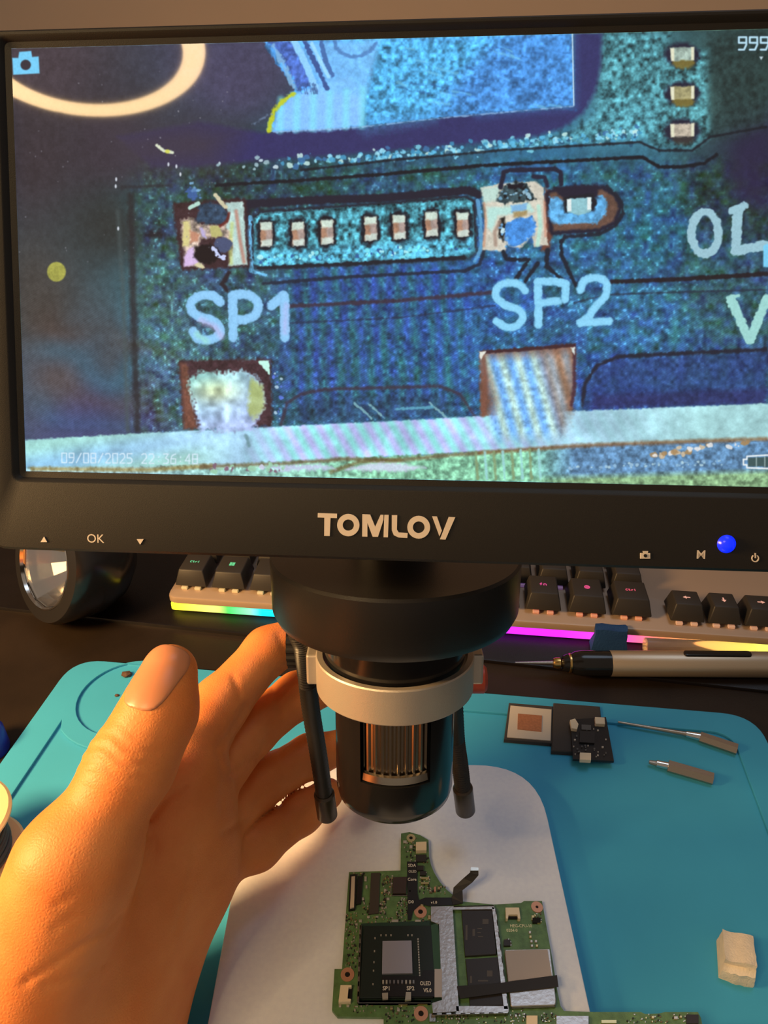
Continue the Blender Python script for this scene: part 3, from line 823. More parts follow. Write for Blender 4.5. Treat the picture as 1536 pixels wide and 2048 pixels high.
# screen housing
def rr_ring(bm, x0, y0, x1, y1, r, w, n=6):
    pts = round_poly([(x0, y0), (x1, y0), (x1, y1), (x0, y1)], r, n)
    return [bm.verts.new(S(x, y, w)) for x, y in pts]
def skin(bm, rings):
    for a, b in zip(rings[:-1], rings[1:]):
        n = len(a)
        for k in range(n): bm.faces.new((a[k], a[(k + 1) % n], b[(k + 1) % n], b[k]))
ox0, oy0, ox1, oy1 = -0.0085, -0.0032, SW + 0.0085, SH + 0.0172
bm = bmesh.new()
r1 = rr_ring(bm, 0.0, 0.0, SW, SH, 0.0001, -0.0009)
r2 = rr_ring(bm, -0.0014, -0.0012, SW + 0.0014, SH + 0.0013, 0.0014, -0.0007)
r3 = rr_ring(bm, -0.0022, -0.0018, SW + 0.0022, SH + 0.0021, 0.002, 0.0003)
r4 = rr_ring(bm, -0.0026, -0.0021, SW + 0.0026, SH + 0.0025, 0.0022, 0.0005)
r5 = rr_ring(bm, ox0 + 0.0006, oy0 + 0.0006, ox1 - 0.0006, oy1 - 0.0006, 0.004, 0.0005)
r6 = rr_ring(bm, ox0, oy0, ox1, oy1, 0.0045, -0.0002)
r7 = rr_ring(bm, ox0, oy0, ox1, oy1, 0.0045, -0.0085)
r8 = rr_ring(bm, ox0 + 0.004, oy0 + 0.004, ox1 - 0.004, oy1 - 0.004, 0.004, -0.0125)
skin(bm, [r1, r2, r3, r4, r5, r6, r7, r8]); bm.faces.new(r8)
obj('screen_housing', bm, M_bezel, mic, 30)
bm = bmesh.new()                                     # hinge block between hub and housing
hc = HM @ Vector((0, 0, 0.166))
sc_ = S(SW / 2 - 0.001, SH * 0.62, -0.0125)
add_lathe(bm, [(0.0, 0.0), (0.026, 0.0), (0.026, 0.010), (0.023, 0.014), (0.0, 0.014)], frame(sc_, SR, SD, -SN), 48)
add_box(bm, frame((hc + sc_) / 2 + Vector((0, 0.004, 0)), SR, SD, -SN), 0.026, 0.03, 0.02, 0.003)
obj('hinge', bm, M_black, mic, 35)

# the lit panel
im = paint_display()
dm = bpy.data.materials.new('display_picture'); dm.use_nodes = True
nt = dm.node_tree; pb = nt.nodes['Principled BSDF']
pb.inputs['Base Color'].default_value = (0.012, 0.011, 0.012, 1)
pb.inputs['Roughness'].default_value = 0.03
pb.inputs['Specular IOR Level'].default_value = 0.15
ti = nt.nodes.new('ShaderNodeTexImage'); ti.image = im; ti.extension = 'EXTEND'
nt.links.new(ti.outputs['Color'], pb.inputs['Emission Color'])
pb.inputs['Emission Strength'].default_value = 1.0
me = bpy.data.meshes.new('display')
me.from_pydata([S(0, SH, -0.0008), S(SW, SH, -0.0008), S(SW, 0, -0.0008), S(0, 0, -0.0008)], [], [(0, 1, 2, 3)])
uvl = me.uv_layers.new(name='uv')
for k, q in enumerate(((0, 0), (1, 0), (1, 1), (0, 1))): uvl.data[k].uv = q
tag(link_mesh('display', me, dm, mic), 'lit display showing an enlarged blue circuit board')

# lettering and signs printed on the bezel
def on_bezel(px, py):             # photo position -> bezel coordinates (metres right, down)
    d = ray(px, py); o = SO + SN * 0.0005
    t = (o - CAM).dot(SN) / d.dot(SN)
    q = CAM + d * t - SO
    return q.dot(SR), q.dot(SD)
BZ = frame(S(0, 0, 0.00045), SR, SD, -SN)
def bprint(name, polys, m=None, h=0.00025):
    bm = bmesh.new()
    for p in polys:
        add_prism(bm, [on_bezel(*q) for q in p], 0.0, -h, BZ)
    return obj(name, bm, m or M_logo, mic)
def ringpolys(cx, cy, ro, ri, n=28, a0=0.0, a1=2 * math.pi, sy=1.0):
    out = []
    for k in range(n):
        t0, t1 = a0 + (a1 - a0) * k / n, a0 + (a1 - a0) * (k + 1) / n
        out.append([(cx + ro * math.cos(t0), cy + sy * ro * math.sin(t0)), (cx + ro * math.cos(t1), cy + sy * ro * math.sin(t1)), (cx + ri * math.cos(t1), cy + sy * ri * math.sin(t1)), (cx + ri * math.cos(t0), cy + sy * ri * math.sin(t0))])
    return out
def lg(*p): return [(620 + x / 3.071, 1010 + y / 3.071) for x, y in p]
lt = [lg((49,49),(167,53),(166,80),(48,76)), lg((89,77),(127,79),(122,190),(88,189))]                                        # T
lt += ringpolys(696.8, 1050.0, 22.3, 11.2)                                                                                   # O
lt += [lg((322,56),(346,57),(353,110),(353,194),(321,193)), lg((346,57),(370,58),(401,133),(434,59),(452,60),(452,90),(418,195),(385,194),(350,100)), lg((457,60),(484,60),(479,198),(452,197))]   # M
lt += [lg((503,62),(536,62),(534,150),(545,168),(515,185),(503,155)), lg((545,168),(600,172),(598,202),(545,199),(515,185))]  # L
lt += ringpolys(837.5, 1054.3, 22.8, 11.7)                                                                                   # O
lt += [lg((750,69),(780,70),(810,157),(795,192)), lg((852,73),(892,75),(832,212),(798,210))]                                 # V
bprint('logo', lt)
bprint('up_arrow', [[(82,1084),(95,1084),(89,1073)]])
bprint('down_arrow', [[(274,1078),(288,1078),(281,1089)]])
cp = [[(1280,1106),(1300,1106),(1300,1117),(1280,1117)], [(1285,1102),(1296,1102),(1295,1106),(1286,1106)]]
bprint('camera_sign', cp)
bprint('camera_sign_eye', [[(1290 + 3.4 * math.cos(t), 1111 + 3.4 * math.sin(t)) for t in [k * math.pi / 6 for k in range(12)]]], M_bezel, 0.0004)
bprint('power_sign', ringpolys(1510, 1116.5, 7.6, 5.6, 20, -math.pi / 2 + 0.6, 1.5 * math.pi - 0.6) + [[(1509,1106),(1511.4,1106),(1511.4,1116),(1509,1116)]])
def btext(name, s, px, py, hpx):
    cu = bpy.data.curves.new(name, 'FONT'); cu.body = s; cu.size = 1.0; cu.align_x = 'CENTER'; cu.align_y = 'CENTER'; cu.extrude = 0.05; cu.resolution_u = 4; cu.offset = 0.010 if s == 'M' else 0.0
    co = bpy.data.objects.new(name, cu); COL.objects.link(co)
    dg = bpy.context.evaluated_depsgraph_get()
    me = bpy.data.meshes.new_from_object(co.evaluated_get(dg)); bpy.data.objects.remove(co)
    u, v = on_bezel(px, py); u2, v2 = on_bezel(px, py + hpx)
    sc = (v2 - v) / 0.70
    me.materials.clear()
    me.transform(BZ @ T(u, v, 0) @ Matrix.Diagonal((sc, -sc, -0.0015, 1)))
    return link_mesh(name, me, M_logo, mic)
btext('ok_sign', 'OK', 191, 1078, 17)
btext('menu_sign', 'M', 1402, 1110, 17)
u, v = on_bezel(1453, 1088)
bm = bmesh.new(); add_lathe(bm, [(0.0, -0.0013), (0.0008, -0.0012), (0.0014, -0.0008), (0.0019, 0.0)], BZ @ T(u, v, 0), 24)
tag(obj('status_light', bm, mat('led_blue', (0.01, 0.02, 0.3), 0.25, emit=(0.002, 0.022, 1.0), es=1.0), mic, 60), 'glowing blue status light')

# ------------------------------------------------------------------ ring lamp over the left shoulder (seen mirrored in the screen)
RC = Vector((-0.482, -0.338, 0.910))
RN = Vector((0.166, -0.322, -0.932)).normalized()
ux = RN.orthogonal().normalized()
rl = thing('ring_lamp', (RC.x - 0.20, RC.y + 0.02, 0.0), 'warm white ring lamp on a stand beside the desk edge, mirrored in the screen', 'lamp')
RMt = frame(RC, ux, RN.cross(ux), RN)
Rr, rt = 0.124, 0.0135
bm = bmesh.new()
add_lathe(bm, [(Rr + rt * math.cos(t), rt * 0.35 * math.sin(t)) for t in [math.radians(a) for a in range(0, 181, 15)]], RMt, 64)
g = obj('diffuser', bm, mat('ring_glow', (0.9, 0.8, 0.6), 0.5, emit=(1.0, 0.67, 0.32), es=RING_STRENGTH), rl, 60)
bm = bmesh.new()
add_lathe(bm, [(Rr + rt + 0.002, 0.0), (Rr + rt + 0.002, -0.012), (Rr - rt - 0.002, -0.012), (Rr - rt - 0.002, 0.0), (Rr + rt + 0.002, 0.0)], RMt, 64)
obj('ring_housing', bm, M_black, rl, 35)
st = Vector((RC.x - 0.20, RC.y + 0.02, 0.0))
bm = bmesh.new()
e0 = RC + (-ux if ux.x > 0 else ux) * (Rr + 0.012)
add_tube(bm, smooth_path([st, st + Vector((0, 0, 0.4)), st + Vector((0, 0, 0.80)), st + Vector((0.02, 0, 0.92)), e0], 8), 0.006, 12)
obj('lamp_pole', bm, M_black, rl, 50)
bm = bmesh.new(); add_lathe(bm, [(0.0, 0.0), (0.07, 0.0), (0.07, 0.012), (0.066, 0.016), (0.0, 0.018)], T(*st), 40)
obj('lamp_foot', bm, M_black, rl, 35)

# ------------------------------------------------------------------ the hand: one continuous skin from a blended distance field
def surface_nets(fn, lo, hi, h):
    nx, ny, nz = [int(math.ceil((hi[k] - lo[k]) / h)) + 1 for k in range(3)]
    gx = lo[0] + np.arange(nx) * h; gy = lo[1] + np.arange(ny) * h; gz = lo[2] + np.arange(nz) * h
    D = np.empty((nx, ny, nz), np.float32)
    for i0 in range(0, nx, 24):
        A, B, C = np.meshgrid(gx[i0:i0 + 24], gy, gz, indexing='ij')
        D[i0:i0 + 24] = fn(A.astype(np.float32), B.astype(np.float32), C.astype(np.float32))
    ins = D < 0
    cs = np.zeros((nx - 1, ny - 1, nz - 1), np.int8)
    for a in (0, 1):
        for b in (0, 1):
            for c in (0, 1): cs += ins[a:nx - 1 + a, b:ny - 1 + b, c:nz - 1 + c]
    act = (cs > 0) & (cs < 8)
    idx = np.full(act.shape, -1, np.int64); I = np.argwhere(act); idx[act] = np.arange(len(I))
    acc = np.zeros((len(I), 3)); cnt = np.zeros(len(I))
    for ax_ in range(3):
        o1, o2 = [k for k in range(3) if k != ax_]
        for a in (0, 1):
            for b in (0, 1):
                s = I.copy(); s[:, o1] += a; s[:, o2] += b
                e = s.copy(); e[:, ax_] += 1
                d0 = D[s[:, 0], s[:, 1], s[:, 2]]; d1 = D[e[:, 0], e[:, 1], e[:, 2]]
                m = (d0 < 0) != (d1 < 0)
                t = np.where(m, d0 / (d0 - d1 + 1e-20), 0)
                p = s.astype(float); p[:, ax_] += t
                acc[m] += p[m]; cnt[m] += 1
    V = np.array(lo) + acc / cnt[:, None] * h
    faces = []
    for ax_ in range(3):
        o1, o2 = (ax_ + 1) % 3, (ax_ + 2) % 3
        sl0 = [slice(None)] * 3; sl1 = [slice(None)] * 3
        sl0[ax_] = slice(0, -1); sl1[ax_] = slice(1, None)
        ch = ins[tuple(sl0)] != ins[tuple(sl1)]
        E = np.argwhere(ch)
        E = E[(E[:, o1] > 0) & (E[:, o2] > 0) & (E[:, o1] < D.shape[o1] - 1) & (E[:, o2] < D.shape[o2] - 1)]
        q = []
        for (a, b) in ((-1, -1), (0, -1), (0, 0), (-1, 0)):
            c = E.copy(); c[:, o1] += a; c[:, o2] += b
            q.append(idx[c[:, 0], c[:, 1], c[:, 2]])
        q = np.stack(q, 1)
        inside0 = ins[E[:, 0], E[:, 1], E[:, 2]]
        q[~inside0] = q[~inside0][:, ::-1]
        faces.append(q)
    Fq = np.concatenate(faces)
    Fq = Fq[(Fq >= 0).all(1)]
    return V, Fq

def np_mesh(name, V, Fq):
    me = bpy.data.meshes.new(name)
    me.vertices.add(len(V)); me.vertices.foreach_set('co', V.astype(np.float32).ravel())
    me.loops.add(Fq.size); me.loops.foreach_set('vertex_index', Fq.astype(np.int32).ravel())
    me.polygons.add(len(Fq)); me.polygons.foreach_set('loop_start', (np.arange(len(Fq)) * 4).astype(np.int32))
    me.update(calc_edges=True); me.validate()
    return me

def cone(x, y, z, a, b, ra, rb):
    ax_, ay_, az_ = b[0] - a[0], b[1] - a[1], b[2] - a[2]
    L = ax_ * ax_ + ay_ * ay_ + az_ * az_ + 1e-12
    t = np.clip(((x - a[0]) * ax_ + (y - a[1]) * ay_ + (z - a[2]) * az_) / L, 0, 1)
    return np.sqrt((x - a[0] - t * ax_) ** 2 + (y - a[1] - t * ay_) ** 2 + (z - a[2] - t * az_) ** 2) - (ra + (rb - ra) * t)

def smin(a, b, k):
    h = np.clip(0.5 + 0.5 * (b - a) / k, 0, 1)
    return b + (a - b) * h - k * h * (1 - h)

mm = 0.001
def chain(pts, rads, k=0.004):
    def f(x, y, z):
        d = None
        for i in range(len(pts) - 1):
            c = cone(x, y, z, pts[i], pts[i + 1], rads[i], rads[i + 1])
            d = c if d is None else smin(d, c, k)
        return d
    return f

# joints (each from the way the photographed hand stands on its little-finger side, thumb up)
J = dict(
    wrist=PD(85, 2190, 0.205), wr_u=PD(172, 2200, 0.222), wr_r=PD(30, 2080, 0.192),
    i0=PD(356, 1560, 0.226), i1=PD(438, 1412, 0.254), i2=PD(536, 1302, 0.270), i3=PD(618, 1262, 0.276),
    m0=PD(372, 1622, 0.234), m1=PD(496, 1464, 0.268), m2=PD(596, 1390, 0.284), m3=PD(672, 1366, 0.288),
    r0=PD(382, 1684, 0.241), r1=PD(518, 1566, 0.272), r2=PD(620, 1512, 0.288), r3=PD(686, 1492, 0.293),
    p0=PD(384, 1742, 0.244), p1=PD(514, 1692, 0.262), p2=PD(604, 1626, 0.278), p3=PD(655, 1588, 0.287),
    t0=PD(40, 2010, 0.190), t1=PD(148, 1736, 0.191), t2=PD(264, 1526, 0.199), tm=PD(318, 1424, 0.203), t3=PD(340, 1343, 0.208))
fing = {
    'i': chain([J['i0'], J['i1'], J['i2'], J['i3']], [10.2*mm, 9.2*mm, 8.2*mm, 7.0*mm], 0.004),
    'm': chain([J['m0'], J['m1'], J['m2'], J['m3']], [10.2*mm, 9.2*mm, 8.3*mm, 7.0*mm], 0.004),
    'r': chain([J['r0'], J['r1'], J['r2'], J['r3']], [9.8*mm, 8.7*mm, 7.8*mm, 6.6*mm], 0.004),
    'p': chain([J['p0'], J['p1'], J['p2'], J['p3']], [9.2*mm, 7.8*mm, 7.0*mm, 6.0*mm], 0.004)}
thumb = chain([J['t0'], J['t1'], J['t2'], J['tm'], J['t3']], [16*mm, 12.8*mm, 10.3*mm, 9.0*mm, 7.5*mm], 0.007)
palm_parts = [
    (J['wrist'], J['i0'], 19*mm, 11.0*mm), (J['wrist'], J['m0'], 19*mm, 10.8*mm), (J['wr_u'], J['r0'], 16*mm, 10.2*mm), (J['wr_u'], J['p0'], 17*mm, 9.6*mm),
    (J['i0'], J['p0'], 10.5*mm, 9.5*mm), (J['wr_r'], J['t1'], 17*mm, 12.5*mm), (J['wrist'], J['wr_u'], 20*mm, 18*mm)]
arm_end = J['wrist'] + Vector((-0.085, -0.19, 0.055))
# palm faces +x; nail of the thumb faces the viewer, a little to the left
tdir = (J['t3'] - J['t2']).normalized()
view = (CAM - J['t3']).normalized()
nail_n = (view + Vector((-0.42, 0.0, 0.0)))
nail_n = (nail_n - tdir * nail_n.dot(tdir)).normalized()
nail_s = tdir.cross(nail_n).normalized()

def thumb_sdf(x, y, z):
    d = thumb(x, y, z)
    return d

FOLDS = [([(239,1831),(208,1862),(146,1902),(80,1946),(44,1968)], 0.0007), ([(208,1928),(155,1955),(88,1972)], 0.0006), ([(150,1790),(110,1812)], 0.0004), ([(150,1830),(105,1862)], 0.0004),
         ([(434,1503),(447,1556),(443,1620)], 0.0006), ([(491,1412),(469,1452),(434,1496)], 0.0008), ([(536,1470),(518,1512),(452,1556)], 0.0008), ([(518,1600),(500,1630),(448,1664)], 0.0008),
         ([(466,1352),(480,1392)], 0.0006), ([(556,1270),(572,1310)], 0.0005), ([(548,1380),(560,1428)], 0.0006), ([(560,1500),(572,1560)], 0.0006), ([(560,1610),(580,1668)], 0.0006),
         ([(300,1640),(330,1600),(372,1570)], 0.0006), ([(296,1668),(312,1690),(308,1712)], 0.0005), ([(392,1700),(372,1780),(352,1860)], 0.0006)]
def hand_sdf(x, y, z):
    d = None
    for (a, b, ra, rb) in palm_parts:
        c = cone(x, y, z, a, b, ra, rb)
        d = c if d is None else smin(d, c, 0.016)
    d = smin(d, cone(x, y, z, J['wrist'] + Vector((0.006, 0, 0.002)), arm_end, 24*mm, 34*mm), 0.020)
    fg = None
    for k in 'imrp':
        c = fing[k](x, y, z)
        fg = c if fg is None else smin(fg, c, 0.0006)
    d = smin(d, fg, 0.005)
    th = thumb_sdf(x, y, z)
    # nail bed: flatten the back of the thumb tip
    qx = (x - J['t3'][0]) * nail_n[0] + (y - J['t3'][1]) * nail_n[1] + (z - J['t3'][2]) * nail_n[2]
    qa = (x - J['t3'][0]) * tdir[0] + (y - J['t3'][1]) * tdir[1] + (z - J['t3'][2]) * tdir[2]
    # wrinkles over the thumb's knuckle
    kx, ky, kz = J['t2']
    w = (x - kx) * tdir[0] + (y - ky) * tdir[1] + (z - kz) * tdir[2]
    side = (x - kx) * nail_n[0] + (y - ky) * nail_n[1] + (z - kz) * nail_n[2]
    amp = np.exp(-(w / 0.0065) ** 2) * np.clip(side / 0.008, 0, 1)
    ss = (x - kx) * nail_s[0] + (y - ky) * nail_s[1] + (z - kz) * nail_s[2]
    th = th + 0.00034 * amp * np.sin((w + 0.0010 * np.sin(ss * 420)) * 2 * math.pi / 0.0034)
    d = smin(d, th, 0.009)
    # skin folds: shallow grooves across thenar, finger roots and finger joints
    dep = (y - CAM.y) * FW.y + (z - CAM.z) * FW.z
    qx = CXP + F * x / dep; qy = CYP + F * ((y - CAM.y) * DN.y + (z - CAM.z) * DN.z) / dep
    for pts_, dpt in FOLDS:
        dm_ = None
        for a_, b_ in zip(pts_[:-1], pts_[1:]):
            ex, ey = b_[0] - a_[0], b_[1] - a_[1]
            t_ = np.clip(((qx - a_[0]) * ex + (qy - a_[1]) * ey) / (ex * ex + ey * ey), 0, 1)
            q_ = (qx - a_[0] - t_ * ex) ** 2 + (qy - a_[1] - t_ * ey) ** 2
            dm_ = q_ if dm_ is None else np.minimum(dm_, q_)
        d = d + dpt * np.exp(-dm_ / 30.0)
    return d

allp = [Vector(v) for v in J.values()] + [arm_end]
lo = [min(p[k] for p in allp) - 0.040 for k in range(3)]; hi = [max(p[k] for p in allp) + 0.040 for k in range(3)]
lo[2] = max(lo[2], MZ - 0.004)
V, Fq = surface_nets(hand_sdf, lo, hi, 0.00092)
# relax slightly
me = np_mesh('hand', V, Fq)
bm = bmesh.new(); bm.from_mesh(me)
for _ in range(1): bmesh.ops.smooth_vert(bm, verts=bm.verts, factor=0.5, use_axis_x=True, use_axis_y=True, use_axis_z=True)
for v in bm.verts:
    base = BT + 0.0004 if (-0.0545 < v.co.x < 0.0645 and v.co.y < 0.221) else MAT_TOP + 0.0004
    if v.co.z < base: v.co.z = base
bm.to_mesh(me); bm.free()

M_skin = bpy.data.materials.new('skin'); M_skin.use_nodes = True
nt = M_skin.node_tree; b = nt.nodes['Principled BSDF']
tc = nt.nodes.new('ShaderNodeTexCoord')
n1 = nt.nodes.new('ShaderNodeTexNoise'); n1.inputs['Scale'].default_value = 55; n1.inputs['Detail'].default_value = 5
cr = nt.nodes.new('ShaderNodeValToRGB')
cr.color_ramp.elements[0].position = 0.35; cr.color_ramp.elements[1].position = 0.68
cr.color_ramp.elements[0].color = (0.78, 0.245, 0.062, 1); cr.color_ramp.elements[1].color = (0.87, 0.32, 0.095, 1)
nt.links.new(tc.outputs['Object'], n1.inputs['Vector']); nt.links.new(n1.outputs['Fac'], cr.inputs['Fac']); nt.links.new(cr.outputs['Color'], b.inputs['Base Color'])
b.inputs['Roughness'].default_value = 0.50
b.inputs['Specular IOR Level'].default_value = 0.35
b.inputs['Subsurface Weight'].default_value = 0.25
b.inputs['Subsurface Radius'].default_value = (1.0, 0.30, 0.12)
b.inputs['Subsurface Scale'].default_value = 0.003
vo = nt.nodes.new('ShaderNodeTexVoronoi'); vo.inputs['Scale'].default_value = 1100; vo.feature = 'DISTANCE_TO_EDGE'
n2 = nt.nodes.new('ShaderNodeTexNoise'); n2.inputs['Scale'].default_value = 260; n2.inputs['Detail'].default_value = 6
ma = nt.nodes.new('ShaderNodeMath'); ma.operation = 'ADD'
bp = nt.nodes.new('ShaderNodeBump'); bp.inputs['Strength'].default_value = 0.30; bp.inputs['Distance'].default_value = 0.0004
nt.links.new(tc.outputs['Object'], vo.inputs['Vector']); nt.links.new(tc.outputs['Object'], n2.inputs['Vector'])
nt.links.new(vo.outputs['Distance'], ma.inputs[0]); nt.links.new(n2.outputs['Fac'], ma.inputs[1])
nt.links.new(ma.outputs[0], bp.inputs['Height']); nt.links.new(bp.outputs['Normal'], b.inputs['Normal'])
hand = link_mesh('hand', me, M_skin)
for p in me.polygons: p.use_smooth = True
tag(hand, 'left hand with raised thumb, bare wrist, reaching behind the microscope barrel', 'hand')

# thumb nail: a curved plate on the back of the tip
NC = J['t3'] - tdir * 0.0030 + nail_n * 0.0075
def nail_sdf(x, y, z):
    t = thumb(x, y, z)
    px_, py_, pz_ = x - NC[0], y - NC[1], z - NC[2]
    a = px_ * tdir[0] + py_ * tdir[1] + pz_ * tdir[2]
    s = px_ * nail_s[0] + py_ * nail_s[1] + pz_ * nail_s[2]
    n_ = px_ * nail_n[0] + py_ * nail_n[1] + pz_ * nail_n[2]
    q = (np.abs(a / 0.0095) ** 3.2 + np.abs(s / 0.0066) ** 3.2) ** (1 / 3.2) - 1
    shell = np.abs(t + 0.0001) - 0.00045
    return np.maximum(np.maximum(shell, q * 0.007), -(n_ + 0.006))
lo = [NC[k] - 0.018 for k in range(3)]; hi = [NC[k] + 0.018 for k in range(3)]
V, Fq = surface_nets(nail_sdf, lo, hi, 0.00040)
me = np_mesh('thumb_nail', V, Fq)
bm = bmesh.new(); bm.from_mesh(me)
for _ in range(3): bmesh.ops.smooth_vert(bm, verts=bm.verts, factor=0.5, use_axis_x=True, use_axis_y=True, use_axis_z=True)
bm.to_mesh(me); bm.free()
for p in me.polygons: p.use_smooth = True
tag(link_mesh('thumb_nail', me, mat('nail', (0.66, 0.27, 0.14), 0.32, spec=0.5, sss=0.2), hand), 'short pinkish thumb nail')

# ------------------------------------------------------------------ keyboard with the glowing edge
KZ = 0.0135
kA, kB = P(332, 1193, KZ), P(1536, 1277, KZ)
kx = (kB - kA); kx.z = 0; kx.normalize()
ky = Vector((-kx.y, kx.x, 0))
KL, KD = 0.365, 0.115
kb = thing('keyboard', kA + kx * KL / 2 + ky * KD / 2 - Vector((0, 0, KZ - PADZ)), 'silver keyboard with black keys and rainbow light strip behind the microscope', 'keyboard')
KM = frame(Vector((kA.x, kA.y, 0)), kx, ky, Vector((0, 0, 1)))
bm = bmesh.new(); add_prism(bm, round_poly([(0, 0), (KL, 0), (KL, KD), (0, KD)], 0.006, 6), PADZ + 0.0075, KZ, KM, 0.0012, 2)
obj('case', bm, M_case, kb, 35)
bm = bmesh.new(); add_prism(bm, round_poly([(0.003, 0.003), (KL - 0.003, 0.003), (KL - 0.003, KD - 0.003), (0.003, KD - 0.003)], 0.005, 6), PADZ, PADZ + 0.0075, KM)
obj('case_bottom', bm, M_black, kb)
# light strip, its colour runs along the edge
sm = bpy.data.materials.new('light_strip'); sm.use_nodes = True
nt = sm.node_tree; b = nt.nodes['Principled BSDF']
tc = nt.nodes.new('ShaderNodeTexCoord'); sx = nt.nodes.new('ShaderNodeSeparateXYZ'); mr = nt.nodes.new('ShaderNodeMapRange')
nt.links.new(tc.outputs['Object'], sx.inputs[0]); nt.links.new(sx.outputs['X'], mr.inputs['Value'])
x0, x1 = (KM @ Vector((0, 0, 0))).x, (KM @ Vector((KL, 0, 0))).x
mr.inputs['From Min'].default_value = x0; mr.inputs['From Max'].default_value = x1
cr = nt.nodes.new('ShaderNodeValToRGB'); nt.links.new(mr.outputs[0], cr.inputs['Fac'])
def kfrac(px): return ((P(px, 1210 + (px - 340) * 0.07, 0.008).x) - x0) / (x1 - x0)
stops = [(350, (0.80, 0.75, 0.03)), (425, (0.55, 0.60, 0.15)), (455, (0.03, 0.85, 0.10)), (500, (0.15, 0.55, 0.40)), (520, (0.0, 0.72, 0.90)), (640, (0.0, 0.45, 1.0)),
         (800, (0.10, 0.08, 1.0)), (1000, (0.48, 0.02, 1.0)), (1120, (0.66, 0.02, 0.95)), (1240, (0.90, 0.06, 0.45)), (1320, (0.95, 0.20, 0.10)), (1420, (0.95, 0.52, 0.12)), (1530, (0.75, 0.80, 0.12))]
els = cr.color_ramp.elements
while len(els) > 1: els.remove(els[-1])
for k, (px, c) in enumerate(stops):
    e = els[0] if k == 0 else els.new(min(1, max(0, kfrac(px))))
    e.position = min(1, max(0, kfrac(px))); e.color = (*c, 1)
nt.links.new(cr.outputs['Color'], b.inputs['Emission Color']); nt.links.new(cr.outputs['Color'], b.inputs['Base Color'])
b.inputs['Emission Strength'].default_value = 1.5
bm = bmesh.new(); add_prism(bm, round_poly([(0.001, 0.0006), (KL - 0.001, 0.0006), (KL - 0.001, 0.006), (0.001, 0.006)], 0.004, 6), PADZ + 0.0022, PADZ + 0.0060, KM, 0.0006)
tag(obj('light_strip', bm, sm, kb, 40), 'rainbow light strip along the front edge')

def keypart(x0, x1, y0, y1, legend=None, lcol=None, glow=(0.75, 0.6, 0.3), ge=0.25):
    cx, cy = (x0 + x1) / 2, (y0 + y1) / 2
    bm = bmesh.new()
    b2 = bmesh.new()
    r = bmesh.ops.create_cube(b2, size=1.0)
    for v in r['verts']:
        top = v.co.z > 0
        sx_, sy_ = (x1 - x0), (y1 - y0)
        if top: sx_ -= 0.0045; sy_ -= 0.0050
        v.co = Vector((v.co.x * sx_, v.co.y * sy_ + (0.0006 if top else 0), 0.0092 if top else 0.0))
    bev(b2, list(b2.faces), 0.0007, 2)
    merge(bm, b2, KM @ T(cx, cy, KZ + 0.0022))
    k = obj('key', bm, M_key, kb, 40)
    for sx_ in (-0.0038, 0.0038):
        bm = bmesh.new(); add_box(bm, KM @ T(cx + sx_, y0 + 0.0006, KZ + 0.0009), 0.0034, 0.0022, 0.0017, 0.0003)
        obj('switch_light', bm, mat('switch_%.2f_%.2f' % (glow[0], glow[1]), (0.5, 0.42, 0.32), 0.4, emit=glow, es=ge), k)
    if legend:
        bm = bmesh.new()
        for p in legend: add_prism(bm, [(x * 0.001, y * 0.001) for x, y in p], 0.0, 0.0001, KM @ T(cx, cy + 0.0006, KZ + 0.01145))
        obj('legend', bm, mat('legend_%.2f_%.2f' % (lcol[0], lcol[1]), (0.1, 0.1, 0.1), 0.5, emit=lcol, es=0.8), k)
    return k
def seg_poly(pts, w):
    out = []
    for (a, b) in zip(pts[:-1], pts[1:]):
        dx, dy = b[0] - a[0], b[1] - a[1]; L = math.hypot(dx, dy); nx, ny = -dy / L * w / 2, dx / L * w / 2
        out.append([(a[0] + nx, a[1] + ny), (b[0] + nx, b[1] + ny), (b[0] - nx, b[1] - ny), (a[0] - nx, a[1] - ny)])
    return out
def arrow(dx, dy):
    out = seg_poly([(-1.8 * dx, -1.8 * dy), (0.3 * dx, 0.3 * dy)], 0.7)
    out.append([(2.0 * dx, 2.0 * dy), (0.2 * dx - 1.2 * dy, 0.2 * dy + 1.2 * dx), (0.2 * dx + 1.2 * dy, 0.2 * dy - 1.2 * dx)])
    return out
fn = seg_poly([(-1.6, -1), (-1.6, 0.8), (-0.9, 1.1)], 0.45) + seg_poly([(-2.2, 0.1), (-0.9, 0.1)], 0.45) + seg_poly([(0.0, -1), (0.0, 0.4), (0.9, 0.5), (1.3, 0.1), (1.3, -1)], 0.45)
menu = seg_poly([(1.3 * math.cos(t), 1.3 * math.sin(t)) for t in [k * math.pi / 5 for k in range(11)]], 0.6) + seg_poly([(-0.7, 0.3), (0.8, 0.3)], 0.45) + seg_poly([(-0.7, -0.4), (0.8, -0.4)], 0.45)
ctrl = seg_poly([(-1.8, 0.7), (-2.5, 0.6), (-2.8, 0), (-2.5, -0.7), (-1.8, -0.7)], 0.45) + seg_poly([(-1.0, 0.9), (-1.0, -0.6), (-0.4, -0.7)], 0.45) + seg_poly([(-1.5, 0.4), (-0.4, 0.4)], 0.4) + seg_poly([(0.3, -0.8), (0.3, 0.3), (1.1, 0.4)], 0.45) + seg_poly([(2.0, 1.0), (2.0, -0.8)], 0.45)
winp = [[(-1.5, 0.2), (-0.1, 0.2), (-0.1, 1.5), (-1.5, 1.5)], [(0.1, 0.2), (1.5, 0.2), (1.5, 1.5), (0.1, 1.5)], [(-1.5, -1.5), (-0.1, -1.5), (-0.1, 0), (-1.5, 0)], [(0.1, -1.5), (1.5, -1.5), (1.5, 0), (0.1, 0)]]
def kpos(px, py, z=KZ + 0.001):
    q = P(px, py, z) - Vector((kA.x, kA.y, 0)); return q.dot(kx), q.dot(ky)
